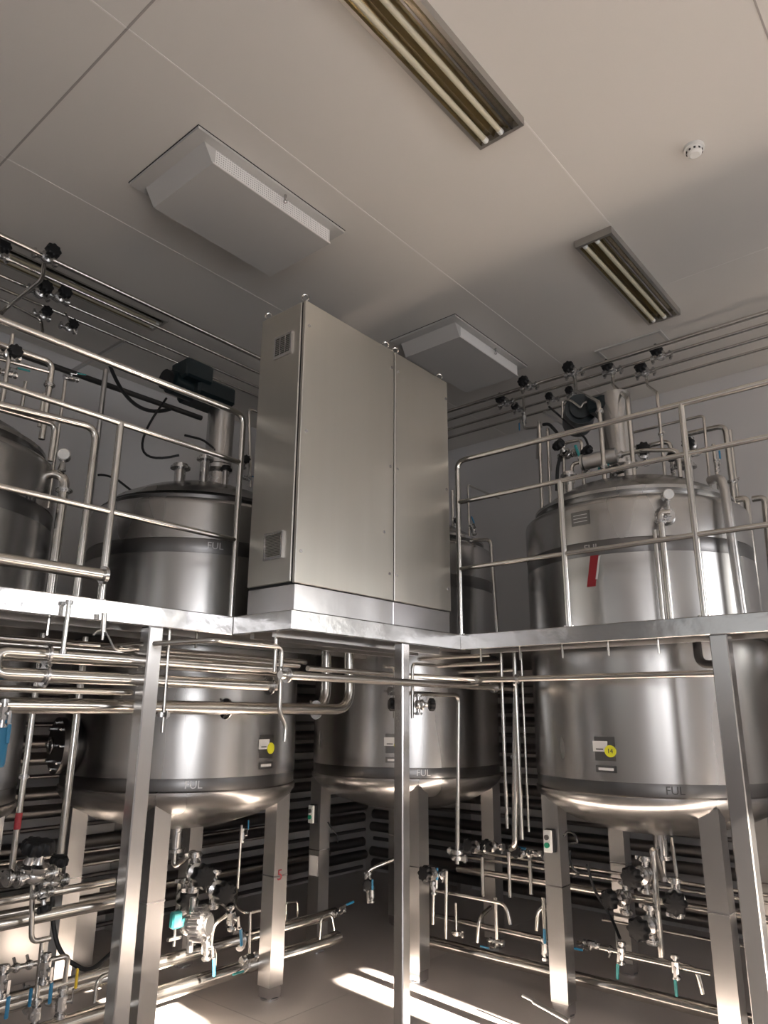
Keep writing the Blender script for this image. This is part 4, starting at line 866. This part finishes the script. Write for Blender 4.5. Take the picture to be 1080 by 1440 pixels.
for i, (a, c, r, lb) in enumerate((((4.350, 2.735, 0.489), (4.350, 2.736, 0.216), .012, 'with a valve at its foot, left'), ((4.300, 2.369, 0.550), (4.300, 2.375, 0.291), .012, 'with a valve at its foot, nearest the right tank leg'),
        ((4.350, 3.043, 0.410), (4.350, 3.042, 0.222), .009, 'short, right of the corner tank front leg'), ((4.350, 2.828, 0.713), (4.350, 2.836, 0.482), .012, 'below the round steel valve pair'),
        ((4.400, 2.659, 0.756), (4.400, 2.656, 0.492), .012, 'below the foot of the dropping green-grey pipe'), ((4.300, 2.450, 0.744), (4.300, 2.436, 0.556), .011, 'right of the dropping green-grey pipe'))):
    pipe([a, (a[0], a[1], c[2])], r, 'low upright tube '+lb)
pipe([(4.350, 2.878, 0.210), (4.350, 2.862, 0.355), (4.500, 2.870, 0.385)], .014, 'low bent tube left of the foot valve between the tanks', bend=.06)
pipe([(4.350, 2.451, 0.351), (4.350, 2.434, 0.470), (4.350, 2.347, 0.491), (4.400, 2.366, 0.387)], .014, 'low hoop-shaped tube left of the right tank front leg', bend=.05)
pv('ball', (4.350, 2.735, 0.236), (0, 1, 0), (-.5, -.5, -.6), .8, 'foot valve between the tanks, left of two')
pv('ball', (4.300, 2.376, 0.272), (0, 0, 1), (-.8, -.5, 0), .9, 'foot valve between the tanks, right one by the leg')
pv('wheel', (4.350, 2.859, 0.765), (0, 1, 0), (-.9, -.3, .2), 1.1, 'round steel valve between the tanks, left of the pair')
pv('wheel', (4.450, 2.796, 0.769), (0, 1, 0), (-.8, -.6, .1), 1.0, 'dark reddish round valve between the tanks, right of the pair')
pv('wheel', (4.450, 2.585, 0.750), (0, 1, 0), (-.9, 0, .2), .9, 'steel valve at the foot of the dropping green-grey pipe')
pv('ball', (4.450, 2.497, 0.760), (0, 1, 0), (-.7, 0, .5), .8, 'small valve right of the foot of the dropping green-grey pipe')
pv('clamp', (4.350, 3.041, 0.234), (0, 0, 1), (1, 0, 0), 1.2, 'clamp at the bottom of the short low tube right of the corner tank leg')
# below the right tank
cx, cy = TANKS['R']
pipe([(cx, cy, .80), (cx, cy, .66), (4.500, 1.757, 0.876), (4.500, 1.757, 0.744), (4.480, 1.753, 0.582), (4.480, 1.750, 0.315)], .020, 'outlet pipe from the right tank bottom with three black handwheels', bend=.05)
pipe([(4.600, 1.678, 0.918), (4.500, 1.626, 0.652)], .010, 'thin slanting tube right of the right tank outlet pipe')
pv('wheel', (4.450, 1.789, 0.729), (0, 0, 1), (-.85, .2, .1), 1.4, 'big black handwheel below the right tank, uppermost')
pv('wheel', (4.500, 1.939, 0.581), (0, 0, 1), (-.9, .4, 0), 1.3, 'black handwheel below the right tank, left one')
pv('wheel', (4.450, 1.630, 0.634), (0, 0, 1), (-.9, -.3, 0), 1.45, 'big reddish-black handwheel below the right tank, right one')
pv('wheel', (4.450, 1.784, 0.474), (0, 0, 1), (-.9, .1, .1), 1.45, 'black handwheel below the right tank, lowest')
pipe([(4.500, 1.875, 0.586), (4.500, 1.731, 0.597)], .012, 'short cross tube between the handwheels below the right tank')
pipe([(4.35, 2.188, 0.329), (4.35, 1.516, 0.329), (4.35, 1.498, 0.218)], .014, 'low pipe below the right tank with a drop at its right end', bend=.05, clamps=((0, .3),))
pipe([(4.32, 1.887, 0.328), (4.32, 1.437, 0.328)], .016, 'second low pipe just below the one with the drop')
pv('teal', (4.350, 1.924, 0.327), (0, .1, -1), (-.9, 0, 0), .9, 'ball valve with hanging teal lever below the right tank, left of two')
pv('teal', (4.300, 1.609, 0.330), (0, 0, -1), (-.9, -.2, 0), .9, 'ball valve with hanging teal lever below the right tank, right of two')
pv('ball', (4.350, 2.100, 0.338), (0, 1, 0), (-.6, 0, -.5), .8, 'valve by the front-left leg of the right tank, near the low pipe')
tag(MB().tube([(4.600, 2.216, 0.712), (4.600, 2.188, 0.575), (4.600, 2.081, 0.435), (4.500, 1.993, 0.356)], .009, 8, .08).build('cable', 'rubber'), 'black cable hanging behind the right tank front-left leg', 'cable')
pipe([(3.750, 2.151, 0.191), (3.720, 1.941, 0.160)], .012, 'loose thin rod lying on the floor at the foot of the right tank front-left leg', 'leg', cat='rod', name='loose_rod')
pipe([(3.900, 2.301, 0.148), (3.850, 2.032, 0.123)], .008, 'second thinner rod lying beside the loose rod on the floor', 'leg', cat='rod', name='loose_rod')

# ------------------------------------------------------------------ rows of pipes along both back walls
for i in range(16):
    z = .10+i*.118
    pipe([(-1.9, 5.42-.03*(i % 2), z), (6.09, 5.42-.03*(i % 2), z)], (.016, .046, .046)[i % 3], 'horizontal steel pipe in the row climbing the left back wall below deck height', m='row', group='pipe row on the left wall', seg=14)
    pipe([(6.18-.03*(i % 2), -1.9, z+.03), (6.18-.03*(i % 2), 5.34, z+.03)], (.046, .046, .018)[i % 3], 'horizontal steel pipe in the row climbing the right back wall below deck height', m='row', group='pipe row on the right wall', seg=14)
for x in (.3, 1.8, 3.4, 5.0):
    tag(MB().box(x-.02, x+.02, 5.46, YW, 0, 1.96).build('pipe_strut', 'leg'), 'upright steel strut behind the pipe row on the left wall', 'strut', 'struts on the left wall')
for y in (-.6, 1.0, 2.7, 4.3):
    tag(MB().box(6.20, XW, y-.02, y+.02, 0, 1.96).build('pipe_strut', 'leg'), 'upright steel strut behind the pipe row on the right wall', 'strut', 'struts on the right wall')
# steel panel added in place of the sunlit wall behind the left tank legs
tag(MB().box(1.0, 2.9, 4.95, 4.98, .0, .50, bev=.003).build('splash_panel', 'leg'), 'low steel panel catching the sun behind the left tank legs', 'panel')
bpy.context.view_layer.update()
